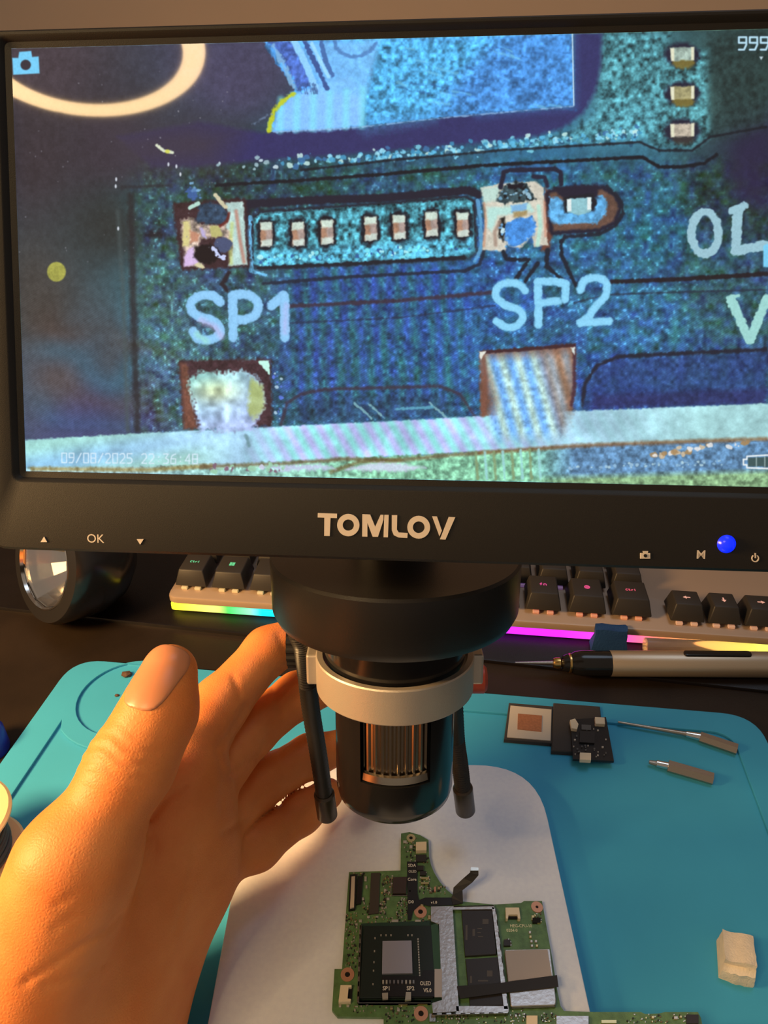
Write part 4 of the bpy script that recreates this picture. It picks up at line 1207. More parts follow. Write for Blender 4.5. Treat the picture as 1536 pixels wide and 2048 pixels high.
y0k = 0.0078
def krow(edges, y0, y1, **kw):
    for (a, b) in edges: keypart(a, b, y0, y1, **kw)
kh = 0.0215
# bottom row, left
ke = [kpos(353, 1170)[0], kpos(417, 1172)[0], kpos(427, 1172)[0], kpos(494, 1176)[0], kpos(503, 1176)[0], kpos(572, 1180)[0]]
keypart(ke[0], ke[1], y0k, y0k + kh, ctrl, (0.05, 0.6, 0.25), (0.8, 0.55, 0.2), 0.30)
keypart(ke[2], ke[3], y0k, y0k + kh, winp, (0.05, 0.75, 0.30), (0.75, 0.55, 0.18), 0.30)
keypart(ke[4], ke[5], y0k, y0k + kh, None, None, (0.6, 0.6, 0.25), 0.30)
# bottom row, right
red = (0.95, 0.16, 0.10)
for (pa, pb, leg, lc, gl) in ((1049, 1120, fn, (0.85, 0.04, 0.30), (0.8, 0.10, 0.08)), (1132, 1207, menu, (0.9, 0.05, 0.25), (0.9, 0.12, 0.08)), (1216, 1294, ctrl, (0.8, 0.06, 0.14), (0.95, 0.16, 0.06))):
    xa, xb = kpos(pa, 1205)[0], kpos(pb, 1210)[0]
    keypart(xa, xb, y0k, y0k + kh, leg, lc, gl, 0.38)
for (pa, pb, leg) in ((1330, 1399, arrow(-1, 0)), (1402, 1468, arrow(0, -1)), (1471, 1540, arrow(1, 0))):
    xa, xb = kpos(pa, 1219)[0], kpos(pb, 1226)[0]
    keypart(xa, xb, y0k - 0.0015, y0k + 0.0160, leg, (0.95, 0.42, 0.30), (0.9, 0.36, 0.22), 0.30)
# space bar and the rows behind
xs0, xs1 = ke[5] + 0.003, kpos(1049, 1205)[0] - 0.003
keypart(xs0, xs1, y0k, y0k + kh, None, None, (0.2, 0.25, 0.9), 0.3)
for r in range(1, 4):
    xa = ke[0]
    while xa < (KL - 0.024 if r > 2 else kpos(1275, 1200)[0]):
        keypart(xa, xa + 0.0178, y0k + r * 0.0238, y0k + r * 0.0238 + kh, None, None, (0.4, 0.2, 0.6), 0.2)
        xa += 0.0203

# blue putty and a clear cap in front of the strip
c = P(1214, 1291, PADZ)
bm = bmesh.new()
bmesh.ops.create_cube(bm, size=1.0)
bmesh.ops.subdivide_edges(bm, edges=bm.edges, cuts=3, use_grid_fill=True)
rng = random.Random(3)
for v in bm.verts:
    q = v.co.copy()
    q = Vector((q.x * 0.0185, q.y * 0.0075, (q.z + 0.5) * 0.0135))
    if q.z > 0.006: q.x *= 0.86; q.y *= 0.75
    if v.co.z > -0.45: q += Vector((rng.uniform(-1, 1), rng.uniform(-1, 1), rng.uniform(-1, 0.3))) * 0.0006
    v.co = frame(Vector((c.x, c.y - 0.0015, PADZ)), kx, ky, Vector((0, 0, 1))) @ q
tag(obj('putty_lump', bm, mat('blue_putty', (0.010, 0.055, 0.19), 0.75, bump=0.4, bscale=900), None, 70), 'small dark blue putty lump stuck before the purple light strip', 'putty')
a, b = P(1288, 1290, PADZ + 0.004), P(1515, 1299, PADZ + 0.004)
d = (b - a).normalized(); up = Vector((0, 0, 1)); sd = up.cross(d)
L = (b - a).length
bm = bmesh.new()
add_lathe(bm, [(0.0, 0.0), (0.0036, 0.0), (0.0040, 0.0004), (0.0036, L - 0.006), (0.0026, L - 0.001), (0.0, L), (0.0, L - 0.0012), (0.0020, L - 0.002), (0.0028, L - 0.007), (0.0032, 0.0010), (0.0, 0.0010)], frame(a + Vector((0, 0, 0)), sd, up, d), 28)
tag(obj('clear_cap', bm, mat('clear_plastic', (0.95, 0.92, 0.88), 0.12, trans=0.92, ior=1.35), None, 40), 'clear plastic cap lying between keyboard light strip and silver pen', 'cap')

# ------------------------------------------------------------------ silver pen tool
pz = PADZ + 0.0066
a, b = P(1128, 1326, pz), P(1536, 1329, pz)
d = (b - a).normalized(); sd = Vector((0, 0, 1)).cross(d)
PM = frame(a, sd, Vector((0, 0, 1)), d)
pen = thing('soldering_pen', a + d * 0.06 - Vector((0, 0, 0.0066)), 'silver pen tool with black grip and thin pointed tip behind the mat', 'pen')
def pl(px): return (P(px, 1327, pz) - a).dot(d)
g0, g1 = pl(1150), pl(1219)
bm = bmesh.new(); add_lathe(bm, [(0.0, pl(1030)), (0.0004, pl(1031)), (0.0008, pl(1070)), (0.0011, pl(1108)), (0.0011, pl(1128))], PM, 14)
obj('needle_tip', bm, M_steel, pen, 50)
bm = bmesh.new(); add_lathe(bm, [(0.0, pl(1106)), (0.0022, pl(1107)), (0.0028, pl(1112)), (0.0028, pl(1120)), (0.0018, pl(1124)), (0.0018, pl(1130)), (0.0, pl(1131))], PM, 24)
obj('gold_collet', bm, mat('brass', (0.75, 0.48, 0.16), 0.25, metal=1.0), pen, 40)
bm = bmesh.new(); add_lathe(bm, [(0.0, pl(1126)), (0.0036, pl(1126)), (0.0045, pl(1134)), (0.0045, pl(1141)), (0.0058, g0), (0.0064, pl(1165)), (0.0064, g1), (0.0, g1)], PM, 40)
obj('grip', bm, M_gloss, pen, 35)
bm = bmesh.new(); add_lathe(bm, [(0.0046, pl(1137)), (0.0050, pl(1138)), (0.0050, pl(1141)), (0.0046, pl(1142))], PM, 32)
obj('gold_band', bm, mat('brass', (0.75, 0.48, 0.16), 0.25), pen, 40)
bm = bmesh.new(); add_lathe(bm, [(0.0, g1), (0.0063, g1), (0.0065, g1 + 0.0004), (0.0065, g1 + 0.115), (0.0058, g1 + 0.118), (0.0, g1 + 0.118)], PM, 48)
obj('pen_body', bm, mat('champagne_metal', (0.56, 0.46, 0.34), 0.38, metal=0.75, bump=0.1, bscale=3000), pen, 35)
bm = bmesh.new(); q0, q1 = pl(1362), pl(1495)
add_prism(bm, round_poly([(-0.0018, q0), (0.0018, q0), (0.0018, q1), (-0.0018, q1)], 0.0016, 5), 0.0, 0.0012, PM @ Matrix(((1, 0, 0, 0), (0, 0, 1, 0.0062), (0, 1, 0, 0), (0, 0, 0, 1))), 0.0004)
obj('clip', bm, M_gloss, pen, 35)

# ------------------------------------------------------------------ black torch with a chrome reflector (left, behind the screen edge)
tcp = P(118, 1262, PADZ)
TR = 0.030
tax = Vector((-0.62, -0.70, 0.36)).normalized()      # looks up towards the viewer and left
tx = tax.cross(Vector((0, 0, 1))).normalized()
TO = Vector((tcp.x - 0.001, tcp.y + 0.016, PADZ + 0.0345))
TM = frame(TO, tx, tax.cross(tx), tax) @ Matrix.Scale(1.13, 4)
tor = thing('torch', (TO.x, TO.y, PADZ), 'round black torch head with chrome reflector at the far left of the desk', 'torch')
bm = bmesh.new()
add_lathe(bm, [(0.0, -0.038), (0.013, -0.0365), (0.022, -0.029), (0.0275, -0.018), (0.0295, -0.004), (0.0298, 0.002), (0.0285, 0.005), (0.0225, 0.0056), (0.0215, 0.0048), (0.0215, 0.001)], TM, 64)
obj('torch_body', bm, mat('torch_black', (0.018, 0.017, 0.018), 0.22), tor, 40)
bm = bmesh.new()
prof = [(0.0025, -0.016), (0.006, -0.0135), (0.010, -0.0105), (0.0145, -0.006), (0.0185, -0.001), (0.0212, 0.0030), (0.0218, 0.0044)]
add_lathe(bm, prof, TM, 14)
obj('reflector', bm, M_chrome, tor)
bm = bmesh.new(); add_lathe(bm, [(0.0, -0.0125), (0.0016, -0.0128), (0.0022, -0.0145), (0.0025, -0.018)], TM, 16)
obj('bulb', bm, mat('bulb_glass', (0.9, 0.75, 0.45), 0.1), tor, 60)
bm = bmesh.new(); add_lathe(bm, [(0.0, 0.0047), (0.012, 0.0046), (0.0214, 0.0040), (0.0214, 0.0034), (0.0, 0.0040)], TM, 48)
obj('front_lens', bm, mat('clear_lens', (1, 1, 1), 0.03, trans=1.0, ior=1.25), tor, 40)
bm = bmesh.new(); add_lathe(bm, [(0.0213, 0.0046), (0.0219, 0.0061), (0.0225, 0.0059), (0.0224, 0.0050)], TM, 64)
obj('chrome_rim', bm, M_chrome, tor, 60)

# ------------------------------------------------------------------ wire spool and a blue cap at the left edge
sp_c = P(-62, 1722, MAT_TOP)
spo = thing('wire_spool', sp_c, 'cream plastic spool wound with dark blue wire at the left edge of the mat', 'spool')
SM_ = frame(sp_c, Vector((1, 0, 0)), Vector((0, 1, 0)), Vector((0, 0, 1)))
M_cream = mat('cream_plastic', (0.80, 0.62, 0.34), 0.4)
e = P(49, 1712, MAT_TOP)
SRad = (e - sp_c).length
for z0 in (0.0, 0.022):
    bm = bmesh.new()
    add_lathe(bm, [(0.010, z0), (SRad - 0.001, z0), (SRad, z0 + 0.0008), (SRad, z0 + 0.0016), (SRad - 0.001, z0 + 0.0024), (0.010, z0 + 0.0024), (0.010, z0)], SM_, 64)
    obj('flange', bm, M_cream, spo, 35)
bm = bmesh.new(); add_lathe(bm, [(0.008, 0.0), (0.0115, 0.0), (0.0115, 0.0244), (0.008, 0.0244), (0.008, 0.0)], SM_, 40)
obj('spool_core', bm, mat('spool_blue', (0.05, 0.35, 0.60), 0.4), spo, 35)
bm = bmesh.new()
for k in range(13):
    z = 0.0034 + k * 0.00145
    rr = SRad - 0.0050 + random.uniform(-0.0006, 0.0006)
    ringp = [(rr + 0.0008 * math.cos(t), z + 0.0008 * math.sin(t)) for t in [2 * math.pi * j / 8 for j in range(9)]]
    add_lathe(bm, ringp, SM_, 48)
add_lathe(bm, [(0.011, 0.0026), (SRad - 0.0054, 0.0026), (SRad - 0.0054, 0.0218), (0.011, 0.0218)], SM_, 48)
obj('wire_winding', bm, mat('wire_slate', (0.060, 0.085, 0.11), 0.35), spo, 60)
cb = P(-22, 1500, 0.0)
bm = bmesh.new(); add_lathe(bm, [(0.0, 0.0), (0.0088, 0.0), (0.009, 0.001), (0.0086, 0.011), (0.0076, 0.0126), (0.0, 0.013)], T(cb.x, cb.y, 0), 36)
tag(obj('bottle_cap', bm, mat('cap_blue', (0.02, 0.04, 0.45), 0.35), None, 35), 'dark blue round bottle cap on the desk at the left edge', 'cap')

# crumbs in the round tray
for k, (px, py, s, lab) in enumerate(((254, 1352, 0.0026, 'larger brown solder crumb in the round mat tray'), (234, 1392, 0.0012, 'tiny dark crumb in the round mat tray, left of the other'), (266, 1376, 0.0013, 'small brown crumb in the round mat tray beside the thumb'))):
    p = P(px, py, MZ)
    bm = bmesh.new(); bmesh.ops.create_icosphere(bm, subdivisions=1, radius=s)
    rr_ = random.Random(k)
    for v in bm.verts: v.co = Vector((v.co.x * rr_.uniform(0.7, 1.4), v.co.y * rr_.uniform(0.6, 1.0), max(0, v.co.z * 0.5 + s * 0.4))) + Vector((p.x, p.y, MZ))
    tag(obj('crumb', bm, mat('crumb_brown', (0.10, 0.055, 0.035), 0.7)), lab, 'crumb', 'crumbs in the round tray')

# ------------------------------------------------------------------ small parts on the right half of the mat
def mplate(name, pix, h, m, parent=None, z0=MZ, r=0.0, bevel=0.0): return plate(name, pix, z0 + h, z0, m, parent, r, bevel)
M_foam = mat('dark_foam', (0.060, 0.052, 0.046), 0.8, bump=0.4, bscale=3000)
c = P(1057, 1445, MZ)
sn = thing('sensor_tile', (c.x, c.y, MZ), 'square dark framed tile with white face and copper centre on the mat', 'sensor')
mplate('tile_frame', [(1018,1405),(1106,1412),(1104,1486),(1008,1478)], 0.0022, M_foam, sn, bevel=0.0003)
plate('white_face', [(1021,1411),(1103,1419),(1101,1481),(1014,1474)], MZ + 0.0026, MZ + 0.0022, mat('paper_cream', (0.66, 0.58, 0.46), 0.6), sn)
plate('copper_pad', [(1036,1427),(1084,1431),(1083,1463),(1035,1458)], MZ + 0.0029, MZ + 0.0026, mat('copper_pad', (0.50, 0.20, 0.09), 0.45, metal=0.3, noise=0.15, nscale=900), sn)
fp = mplate('foam_pad', [(1107,1405),(1200,1412),(1203,1440),(1208,1507),(1103,1501)], 0.0024, M_foam, None, bevel=0.0004)
tag(fp, 'dark grey foam pad between the framed tile and the small black board', 'pad')
zb0 = MZ + 0.0028
c = P(1185, 1480, zb0)
sb = thing('small_circuit_board', (c.x, c.y, zb0), 'small black circuit board with cream connectors lying over the dark foam pad', 'circuit board')
plate('board', [(1141,1439),(1212,1434),(1228,1522),(1146,1518)], zb0 + 0.0012, zb0, mat('pcb_black', (0.016, 0.016, 0.018), 0.35), sb)
def on_board(name, quad, h, m): return plate(name, quad, zb0 + 0.0012 + h, zb0 + 0.0012, m, sb)
M_creamc = mat('connector_cream', (0.78, 0.68, 0.50), 0.45)
M_solder = mat('solder', (0.60, 0.57, 0.50), 0.3, metal=0.6)
on_board('connector', [(1190,1434),(1209,1435),(1210,1448),(1191,1447)], 0.0018, M_creamc)
on_board('connector', [(1140,1440),(1150,1437),(1157,1448),(1154,1458),(1143,1456)], 0.0018, M_creamc)
on_board('connector', [(1160,1505),(1182,1506),(1182,1520),(1160,1519)], 0.0018, M_creamc)
on_board('chip', [(1160,1461),(1190,1463),(1189,1486),(1159,1484)], 0.0010, mat('chip_black', (0.022, 0.021, 0.022), 0.4))
on_board('chip', [(1163,1449),(1182,1450),(1182,1460),(1163,1459)], 0.0009, mat('chip_grey', (0.10, 0.10, 0.10), 0.4))
rng = random.Random(5)
for k in range(34):
    px, py = rng.uniform(1146, 1212), rng.uniform(1448, 1512)
    w, h = rng.uniform(1.5, 4), rng.uniform(1.5, 3.5)
    on_board('component', [(px, py), (px + w, py + 0.2), (px + w, py + h), (px, py + h)], rng.uniform(0.0003, 0.0008), M_solder if rng.random() < 0.6 else mat('chip_grey', (0.10, 0.10, 0.10), 0.4))

def bit(name, pts, label, group=None):
    """pts: list of (px, py, radius, material, sides) along the tool, lying on the mat"""
    zc = MZ + 0.0022
    P3 = [P(p[0], p[1], zc) for p in pts]
    root = thing(name, (P3[0].x, P3[0].y, MZ), label, 'tool bit', group)
    for i in range(len(pts) - 1):
        nm, r0, r1, m, n = pts[i][2:]
        bm = bmesh.new(); dd_ = (P3[i + 1] - P3[i])
        zz = Vector((0, 0, 1)); s_ = zz.cross(dd_.normalized())
        add_lathe(bm, [(0.0, 0.0), (r0, 0.0), (r1, dd_.length), (0.0, dd_.length)], frame(P3[i], s_, zz, dd_.normalized()), n)
        obj(nm, bm, m, root, 40 if n > 8 else None)
M_bitm = mat('bit_steel', (0.46, 0.38, 0.30), 0.32, metal=0.9, bump=0.15, bscale=1500)
bit('needle_bit', [(1236,1444,'needle',0.0005,0.0011,M_bitm,10), (1372,1468,'shank',0.0014,0.0020,M_chrome,12), (1400,1474,'hex_body',0.0025,0.0026,M_bitm,6), (1474,1499)], 'steel bit with a long thin needle, beside the small black board')
bit('screw_bit', [(1298,1524,'tip',0.0008,0.0012,M_bitm,8), (1313,1527,'shank',0.0016,0.0017,M_chrome,12), (1336,1532,'hex_body',0.0027,0.0027,M_bitm,6), (1426,1558)], 'short steel hexagon screwdriver bit nearest the right edge of the mat')

# torn white foam cube
p = [P(x, y, MZ) for x, y in ((1436, 1954), (1500, 1958), (1502, 1900), (1434, 1890))]
c = (p[0] + p[1] + p[2] + p[3]) / 4
bm = bmesh.new()
bmesh.ops.create_cube(bm, size=1.0)
bmesh.ops.subdivide_edges(bm, edges=bm.edges, cuts=7, use_grid_fill=True)
rng = random.Random(9)
FM = frame(Vector((c.x, c.y, MZ)), Vector((0.95, -0.31, 0)), Vector((0.31, 0.95, 0)), Vector((0, 0, 1)))
for v in bm.verts:
    q = v.co.copy()
    q = Vector((q.x * 0.0106, q.y * 0.0120, (q.z + 0.5) * 0.0082))
    q.z *= 1 + 0.08 * math.sin(v.co.x * 5) - 0.12 * v.co.y
    q.x *= 1 - 0.10 * (v.co.z + 0.5)
    if v.co.y < -0.2 and v.co.z < 0.25:                       # torn lower front
        q.y -= 0.0014 * (1 - abs(v.co.x) * 0.8) + rng.uniform(0, 0.0004)
    elif v.co.y < -0.49: q.y += 0.0008
    if v.co.z > -0.49: q += Vector((rng.uniform(-1, 1), rng.uniform(-1, 1), rng.uniform(-1, 1))) * 0.00014
    v.co = FM @ q
tag(obj('foam_cube', bm, mat('white_foam', (0.80, 0.70, 0.55), 0.9, bump=0.5, bscale=1600, noise=0.06, nscale=400), None, 55), 'torn cream white foam cube on the right of the blue mat', 'foam')

# ------------------------------------------------------------------ the game console board on the base plate
PB, PT = BT + 0.0012, BT + 0.0024       # underside / top of the board
c = P(890, 1900, PT)
pc = thing('circuit_board', (c.x, c.y, BT), 'large green circuit board with metal shields and chips on the base plate', 'circuit board')
M_pcb = mat('pcb_green', (0.10, 0.20, 0.075), 0.38, noise=0.25, nscale=420, bump=0.12, bscale=2600)
M_pcbd = mat('pcb_green_dark', (0.020, 0.050, 0.036), 0.35)
M_shield = mat('shield_metal', (0.60, 0.56, 0.53), 0.33, metal=0.85, bump=0.15, bscale=700)
M_edge = mat('shield_edge', (0.75, 0.70, 0.62), 0.22, metal=1.0)
M_chip = mat('chip_body', (0.026, 0.022, 0.021), 0.42, bump=0.05, bscale=4000)
M_chipb = mat('chip_package', (0.016, 0.024, 0.022), 0.30)
M_cop = mat('copper_ring', (0.66, 0.34, 0.22), 0.4, metal=0.5)
M_gold = mat('gold_pad', (0.72, 0.58, 0.28), 0.3, metal=0.9)
M_tape = mat('black_tape', (0.020, 0.018, 0.018), 0.55)
M_flex = mat('flex_black', (0.014, 0.013, 0.014), 0.35)
M_white = mat('print_white', (0.72, 0.70, 0.66), 0.6)
M_hole = mat('hole_dark', (0.004, 0.004, 0.004), 0.8)
outline = [(802,1667),(819,1664),(840,1670),(857,1680),(858,1713),(862,1730),(868,1745),(879,1763),(893,1779),(906,1790),(910,1800),(925,1803),(987,1809),(1042,1806),(1048,1802),(1084,1802),(1089,1830),(1104,1914),(1115,1983),(1121,2012),(1128,2022),
           (1189,2024),(1282,2024),(1290,2028),(1318,2027),(1330,2024),(1396,2024),(1402,2036),(1420,2130),(770,2140),(767,2034),(675,2033),(664,2020),(669,1938),(684,1938),(690,1850),(698,1744),(801,1741)]
pts = [(p.x, p.y) for p in (P(x, y, PT) for x, y in outline)]
bm = bmesh.new(); add_prism(bm, pts, PB, PT, None)
board = obj('board', bm, M_pcb, pc)
# low standoffs so that the board rests on the plate
for (px, py) in ((695,1949),(1078,1815),(842,2027),(841,1824),(826,1672)):
    p = P(px, py, PT)
    bm = bmesh.new(); add_lathe(bm, [(0.0, BT), (0.0016, BT), (0.0016, PB), (0.0, PB)], T(p.x, p.y, 0), 12)
    obj('standoff', bm, M_solder, pc)
def chip(name, quad, h, m, z0=PT, r=0.0, bevel=0.0, parent=None): return plate(name, quad, z0 + h, z0, m, parent or pc, r, bevel)
def rect(x0, y0, x1, y1, sk=0.0): return [(x0, y0), (x1, y0), (x1 + sk, y1), (x0 + sk, y1)]
def rim(name, quad, wpx, h, m, z0=PT, parent=None):
    q = quad; n = len(q)
    for i in range(n):
        a, b = q[i], q[(i + 1) % n]
        if a == b: continue
        A, B = P(*a, z0 + h), P(*b, z0 + h)
        d = (B - A); L = d.length; d.normalize()
        bm = bmesh.new(); add_box(bm, frame((A + B) / 2 - Vector((0, 0, h / 2)), d, Vector((-d.y, d.x, 0)), Vector((0, 0, 1))), L, wpx / 6000.0, h, 0.0001, 1)
        obj(name, bm, m, parent or pc)
def screw_hole(px, py, ro=13.0, ri=5.0, mm_=None):
    p = P(px, py, PT + 0.0002); k = 1 / 6000.0
    bm = bmesh.new()
    add_lathe(bm, [(ri * k, PT - 0.0001), (ri * k, PT + 0.0003), (ro * k, PT + 0.0003), (ro * k, PT - 0.0001)], T(p.x, p.y, 0), 28)
    h = obj('screw_pad', bm, mm_ or M_cop, pc, 35)
    bm = bmesh.new(); add_lathe(bm, [(0.0, PT + 0.00006), (ri * k, PT + 0.00006)], T(p.x, p.y, 0), 20)
    obj('hole', bm, M_hole, h)
for q in ((695,1949),(841,1823.5),(842,2027)): screw_hole(*q)
screw_hole(1074, 1814, 12, 3.0); screw_hole(822, 1676, 10, 4, M_gold)

# processor in its open shield
chip('shield_floor', [(722,1847),(876,1840),(884,2004),(716,2003)], 0.0003, M_pcbd)
rim('shield_wall', [(721,1850),(716,2004),(720,2004),(722,1850)][:2] + [], 4, 0.0016, M_edge)
rim('shield_wall', [(716,2003),(862,2003)], 5, 0.0014, M_edge)
pk = chip('processor', [(728,1852),(866,1851),(878,1924),(868,1940),(866,1995),(719,1996)], 0.0010, M_chipb, PT + 0.0003, bevel=0.0001)
chip('package_edge', [(862,1850),(876,1846),(884,1940),(868,1940)], 0.0011, mat('pcb_green_mid', (0.03, 0.085, 0.045), 0.4), PT + 0.0003)
chip('die', [(765,1882),(823,1881),(825,1946),(764,1947)], 0.0007, mat('die_reflection_tint', (0.46, 0.47, 0.60), 0.25, metal=0.5), PT + 0.0013, parent=pk)  # lavender of the die's reflection put into its base colour
for (x, y) in [(750,1876),(749,1902),(748,1924),(747,1941),(746,1968)] + [(762 + k * 10, 1870) for k in range(3)] + [(816,1870),(824,1870)] + [(836 + k * 0.25, 1878 + k * 5.2) for k in range(16)]:
    chip('capacitor', rect(x - 1.3, y - 1.6, x + 1.3, y + 1.6), 0.0003, M_solder, PT + 0.0013, parent=pk)
# flex cable with the two solder points, over the processor's lower edge
fl = chip('flex_board', [(764,1952),(842,1952),(846,1940),(868,1940),(869,1993),(763,1993)], 0.0002, M_flex, PT + 0.0016)
def ptext(s, px, py, hpx, z, m, parent, cond=1.0):
    cu = bpy.data.curves.new('lettering', 'FONT'); cu.body = s; cu.size = 1.0; cu.align_x = 'CENTER'; cu.align_y = 'CENTER'; cu.extrude = 0.02; cu.resolution_u = 2; cu.offset = 0.012
    co = bpy.data.objects.new('t', cu); COL.objects.link(co)
    dg = bpy.context.evaluated_depsgraph_get()
    me = bpy.data.meshes.new_from_object(co.evaluated_get(dg)); bpy.data.objects.remove(co)
    p = P(px, py, z); q = P(px, py + hpx, z); sc = (q - p).length / 0.7
    me.materials.clear()
    me.transform(T(p.x, p.y, z) @ Matrix.Diagonal((sc * cond, sc, 0.0012, 1)))
    return link_mesh('lettering', me, m, parent)
zf = PT + 0.0018
ptext('SP1', 773, 1977, 8, zf, M_white, fl); ptext('SP2', 821, 1977, 8, zf, M_white, fl)
ptext('OLED', 851, 1967, 8, zf, M_white, fl, 0.8); ptext('V5.0', 855, 1981, 8, zf, M_white, fl, 0.8)
for x in (766, 773, 780, 788, 796, 804, 812, 820, 827):
    chip('flex_part', rect(x - 1.5, 1960, x + 2, 1967), 0.0004, M_solder if x in (766, 773, 812, 820) else M_steel, zf, parent=fl)
chip('solder_point', [(764,1986),(776,1985),(776,1997),(765,1998)], 0.0008, M_solder, zf, parent=fl)
chip('solder_point', [(812,1984),(822,1984),(822,1999),(810,2000)], 0.0009, M_solder, zf, parent=fl)
chip('tape_corner', [(869,1938),(884,1938),(884,1994),(869,1994)], 0.0002, mat('tape_grey', (0.42, 0.40, 0.42), 0.35), PT + 0.0019)

# long shield plate with the memory window
sh_out = [(858,1812),(988,1810),(991,1830),(1014,2026),(862,2032),(858,2006),(884,2000),(879,1846)]
zs = PT + 0.0018
for q in ([(862,1813),(905,1812),(918,2022),(866,2026),(864,2006),(884,2000),(878,1848),(862,1842)], [(905,1812),(988,1810),(989,1818),(905,1819)], [(984,1814),(990,1816),(1016,2018),(1008,2018)], [(912,2012),(1016,2012),(1017,2024),(913,2026)]):
    plate('shield_plate', q, zs, zs - 0.0004, M_shield, pc)
rim('shield_wall', [(864,2028),(1016,2024)], 4, 0.0017, M_edge)
rim('shield_wall', [(1016,2022),(990,1816)], 4, 0.0017, M_shield)
rim('shield_wall', [(907,1813),(988,1811)], 3, 0.0019, M_edge)
chip('shield_floor', [(905,1818),(986,1817),(1009,2014),(914,2016)], 0.0003, M_pcb)
m1 = chip('memory_chip', [(923,1819),(984,1818),(993,1908),(930,1912)], 0.0009, M_chip, PT + 0.0003, bevel=0.0001)
m2 = chip('memory_chip', [(931,1918),(995,1914),(1002,1966),(936,1972)], 0.0009, M_chip, PT + 0.0003, bevel=0.0001)
chip('memory_chip', [(937,1978),(1003,1974),(1007,2010),(940,2012)], 0.0009, M_chip, PT + 0.0003, bevel=0.0001)
M_faint = mat('laser_mark', (0.085, 0.075, 0.068), 0.5)
for (x0, y0, x1, y1, pr) in ((965,1838,977,1848,m1), (931,1850,935,1880,m1), (945,1858,950,1872,m1), (955,1856,964,1858,m1), (955,1864,962,1866,m1), (956,1872,966,1874,m1), (974,1941,985,1953,m2), (940,1952,944,1966,m2), (956,1960,976,1963,m2)):
    chip('mark', rect(x0, y0, x1, y1), 0.00005, M_faint, PT + 0.0012, parent=pr)
# second can, right
can = plate('shield_can', [(1009,1899),(1100,1897),(1112,1999),(1111,2010),(1022,2013)], PT + 0.0017, PT, M_shield, pc, 0.0006, 0.0002)
plate('can_label', [(1011,1901),(1095,1899),(1104,1953),(1018,1962)], PT + 0.00185, PT + 0.0017, mat('label_grey', (0.40, 0.36, 0.35), 0.6), can)
rim('shield_wall', [(1022,2014),(1111,2011)], 4, 0.0010, M_edge)
# black tape strip running across both shields
tz = PT + 0.0022
tp = [(914,1972),(1000,1966),(1018,1963),(1114,1950),(1117,1973),(1020,1984),(1003,1986),(920,1997)]
plate('tape_strip', tp, tz, tz - 0.00025, M_tape, pc)
# connectors
def jack(x0, y0, x1, y1, face='down'):
    j = chip('connector', rect(x0, y0, x1, y1), 0.0016, M_creamc, bevel=0.0001)
    return j
j = chip('connector', [(1011,1815),(1038,1815),(1041,1837),(1036,1837),(1035,1829),(1017,1829),(1016,1837),(1012,1837)], 0.0016, M_creamc)
chip('socket', [(1017,1830),(1035,1830),(1035,1837),(1017,1837)], 0.0006, M_hole, parent=j)
j = chip('connector', [(681,1970),(703,1970),(703,1974),(697,1975),(695,1997),(702,1998),(701,2003),(677,2003)], 0.0016, M_creamc)
chip('socket', [(697,1976),(705,1976),(703,1997),(695,1997)], 0.0006, M_hole, parent=j)
chip('connector', [(832,1684),(853,1683),(853,1700),(832,1701)], 0.0018, M_creamc)
j = chip('ribbon_socket', [(700,1749),(714,1748),(710,1818),(697,1820)], 0.0010, M_flex)
chip('ribbon_latch', [(703,1753),(710,1752),(708,1814),(700,1816)], 0.0006, mat('latch_cream', (0.58, 0.50, 0.40), 0.5), PT + 0.0010, parent=j)
chip('ribbon_socket', [(716,1752),(726,1752),(722,1806),(712,1808)], 0.0009, M_flex)
chip('heat_pad', [(742,1746),(760,1745),(757,1826),(738,1828)], 0.0006, mat('pad_brown', (0.050, 0.042, 0.036), 0.7))
ch2 = chip('chip', [(786,1754),(814,1753),(812,1786),(785,1786)], 0.0010, mat('chip_brown', (0.045, 0.030, 0.026), 0.4), bevel=0.0001)
rim('chip_edge', [(784,1790),(816,1790)], 3, 0.0004, M_solder)
rim('chip_edge', [(783,1756),(782,1786)], 2.5, 0.0004, M_solder)
# modchip flex running down and then right to the bent ribbon
fx = chip('flex_cable', [(814,1723),(834,1723),(835,1787),(838,1800),(850,1795),(905,1795),(906,1810),(858,1812),(842,1808),(826,1822),(822,1840),(815,1840),(815,1790)], 0.0002, M_flex, PT + 0.0004)
chip('flex_part', rect(834, 1731, 847, 1740), 0.0008, M_chip, PT + 0.0004, parent=fx)
ptext('SDA', 824, 1731, 6, PT + 0.0007, M_white, fx, 0.9); ptext('OLED', 825, 1743, 5, PT + 0.0007, M_white, fx, 0.8); ptext('Core', 824, 1759, 6, PT + 0.0007, M_white, fx, 0.9)
ptext('D0', 822, 1804, 6, PT + 0.0007, M_white, fx); ptext('v1.0', 868, 1805, 5, PT + 0.0007, M_white, fx)
# free end of the ribbon lifts off the board
rb = [P(880,1803,PT + 0.0007), P(900,1800,PT + 0.0012), P(914,1797,PT + 0.0025)]
bm = bmesh.new()
def strip(bm, L_, R_, th=0.0002):
    va = [bm.verts.new(p) for p in L_]; vb = [bm.verts.new(p) for p in R_]
    vc = [bm.verts.new(p - Vector((0, 0, th))) for p in L_]; vd = [bm.verts.new(p - Vector((0, 0, th))) for p in R_]
    for i in range(len(L_) - 1):
        bm.faces.new((va[i], va[i + 1], vb[i + 1], vb[i])); bm.faces.new((vc[i], vd[i], vd[i + 1], vc[i + 1]))
        bm.faces.new((va[i], vc[i], vc[i + 1], va[i + 1])); bm.faces.new((vb[i], vb[i + 1], vd[i + 1], vd[i]))
    bm.faces.new((va[0], vb[0], vd[0], vc[0])); bm.faces.new((va[-1], vc[-1], vd[-1], vb[-1]))
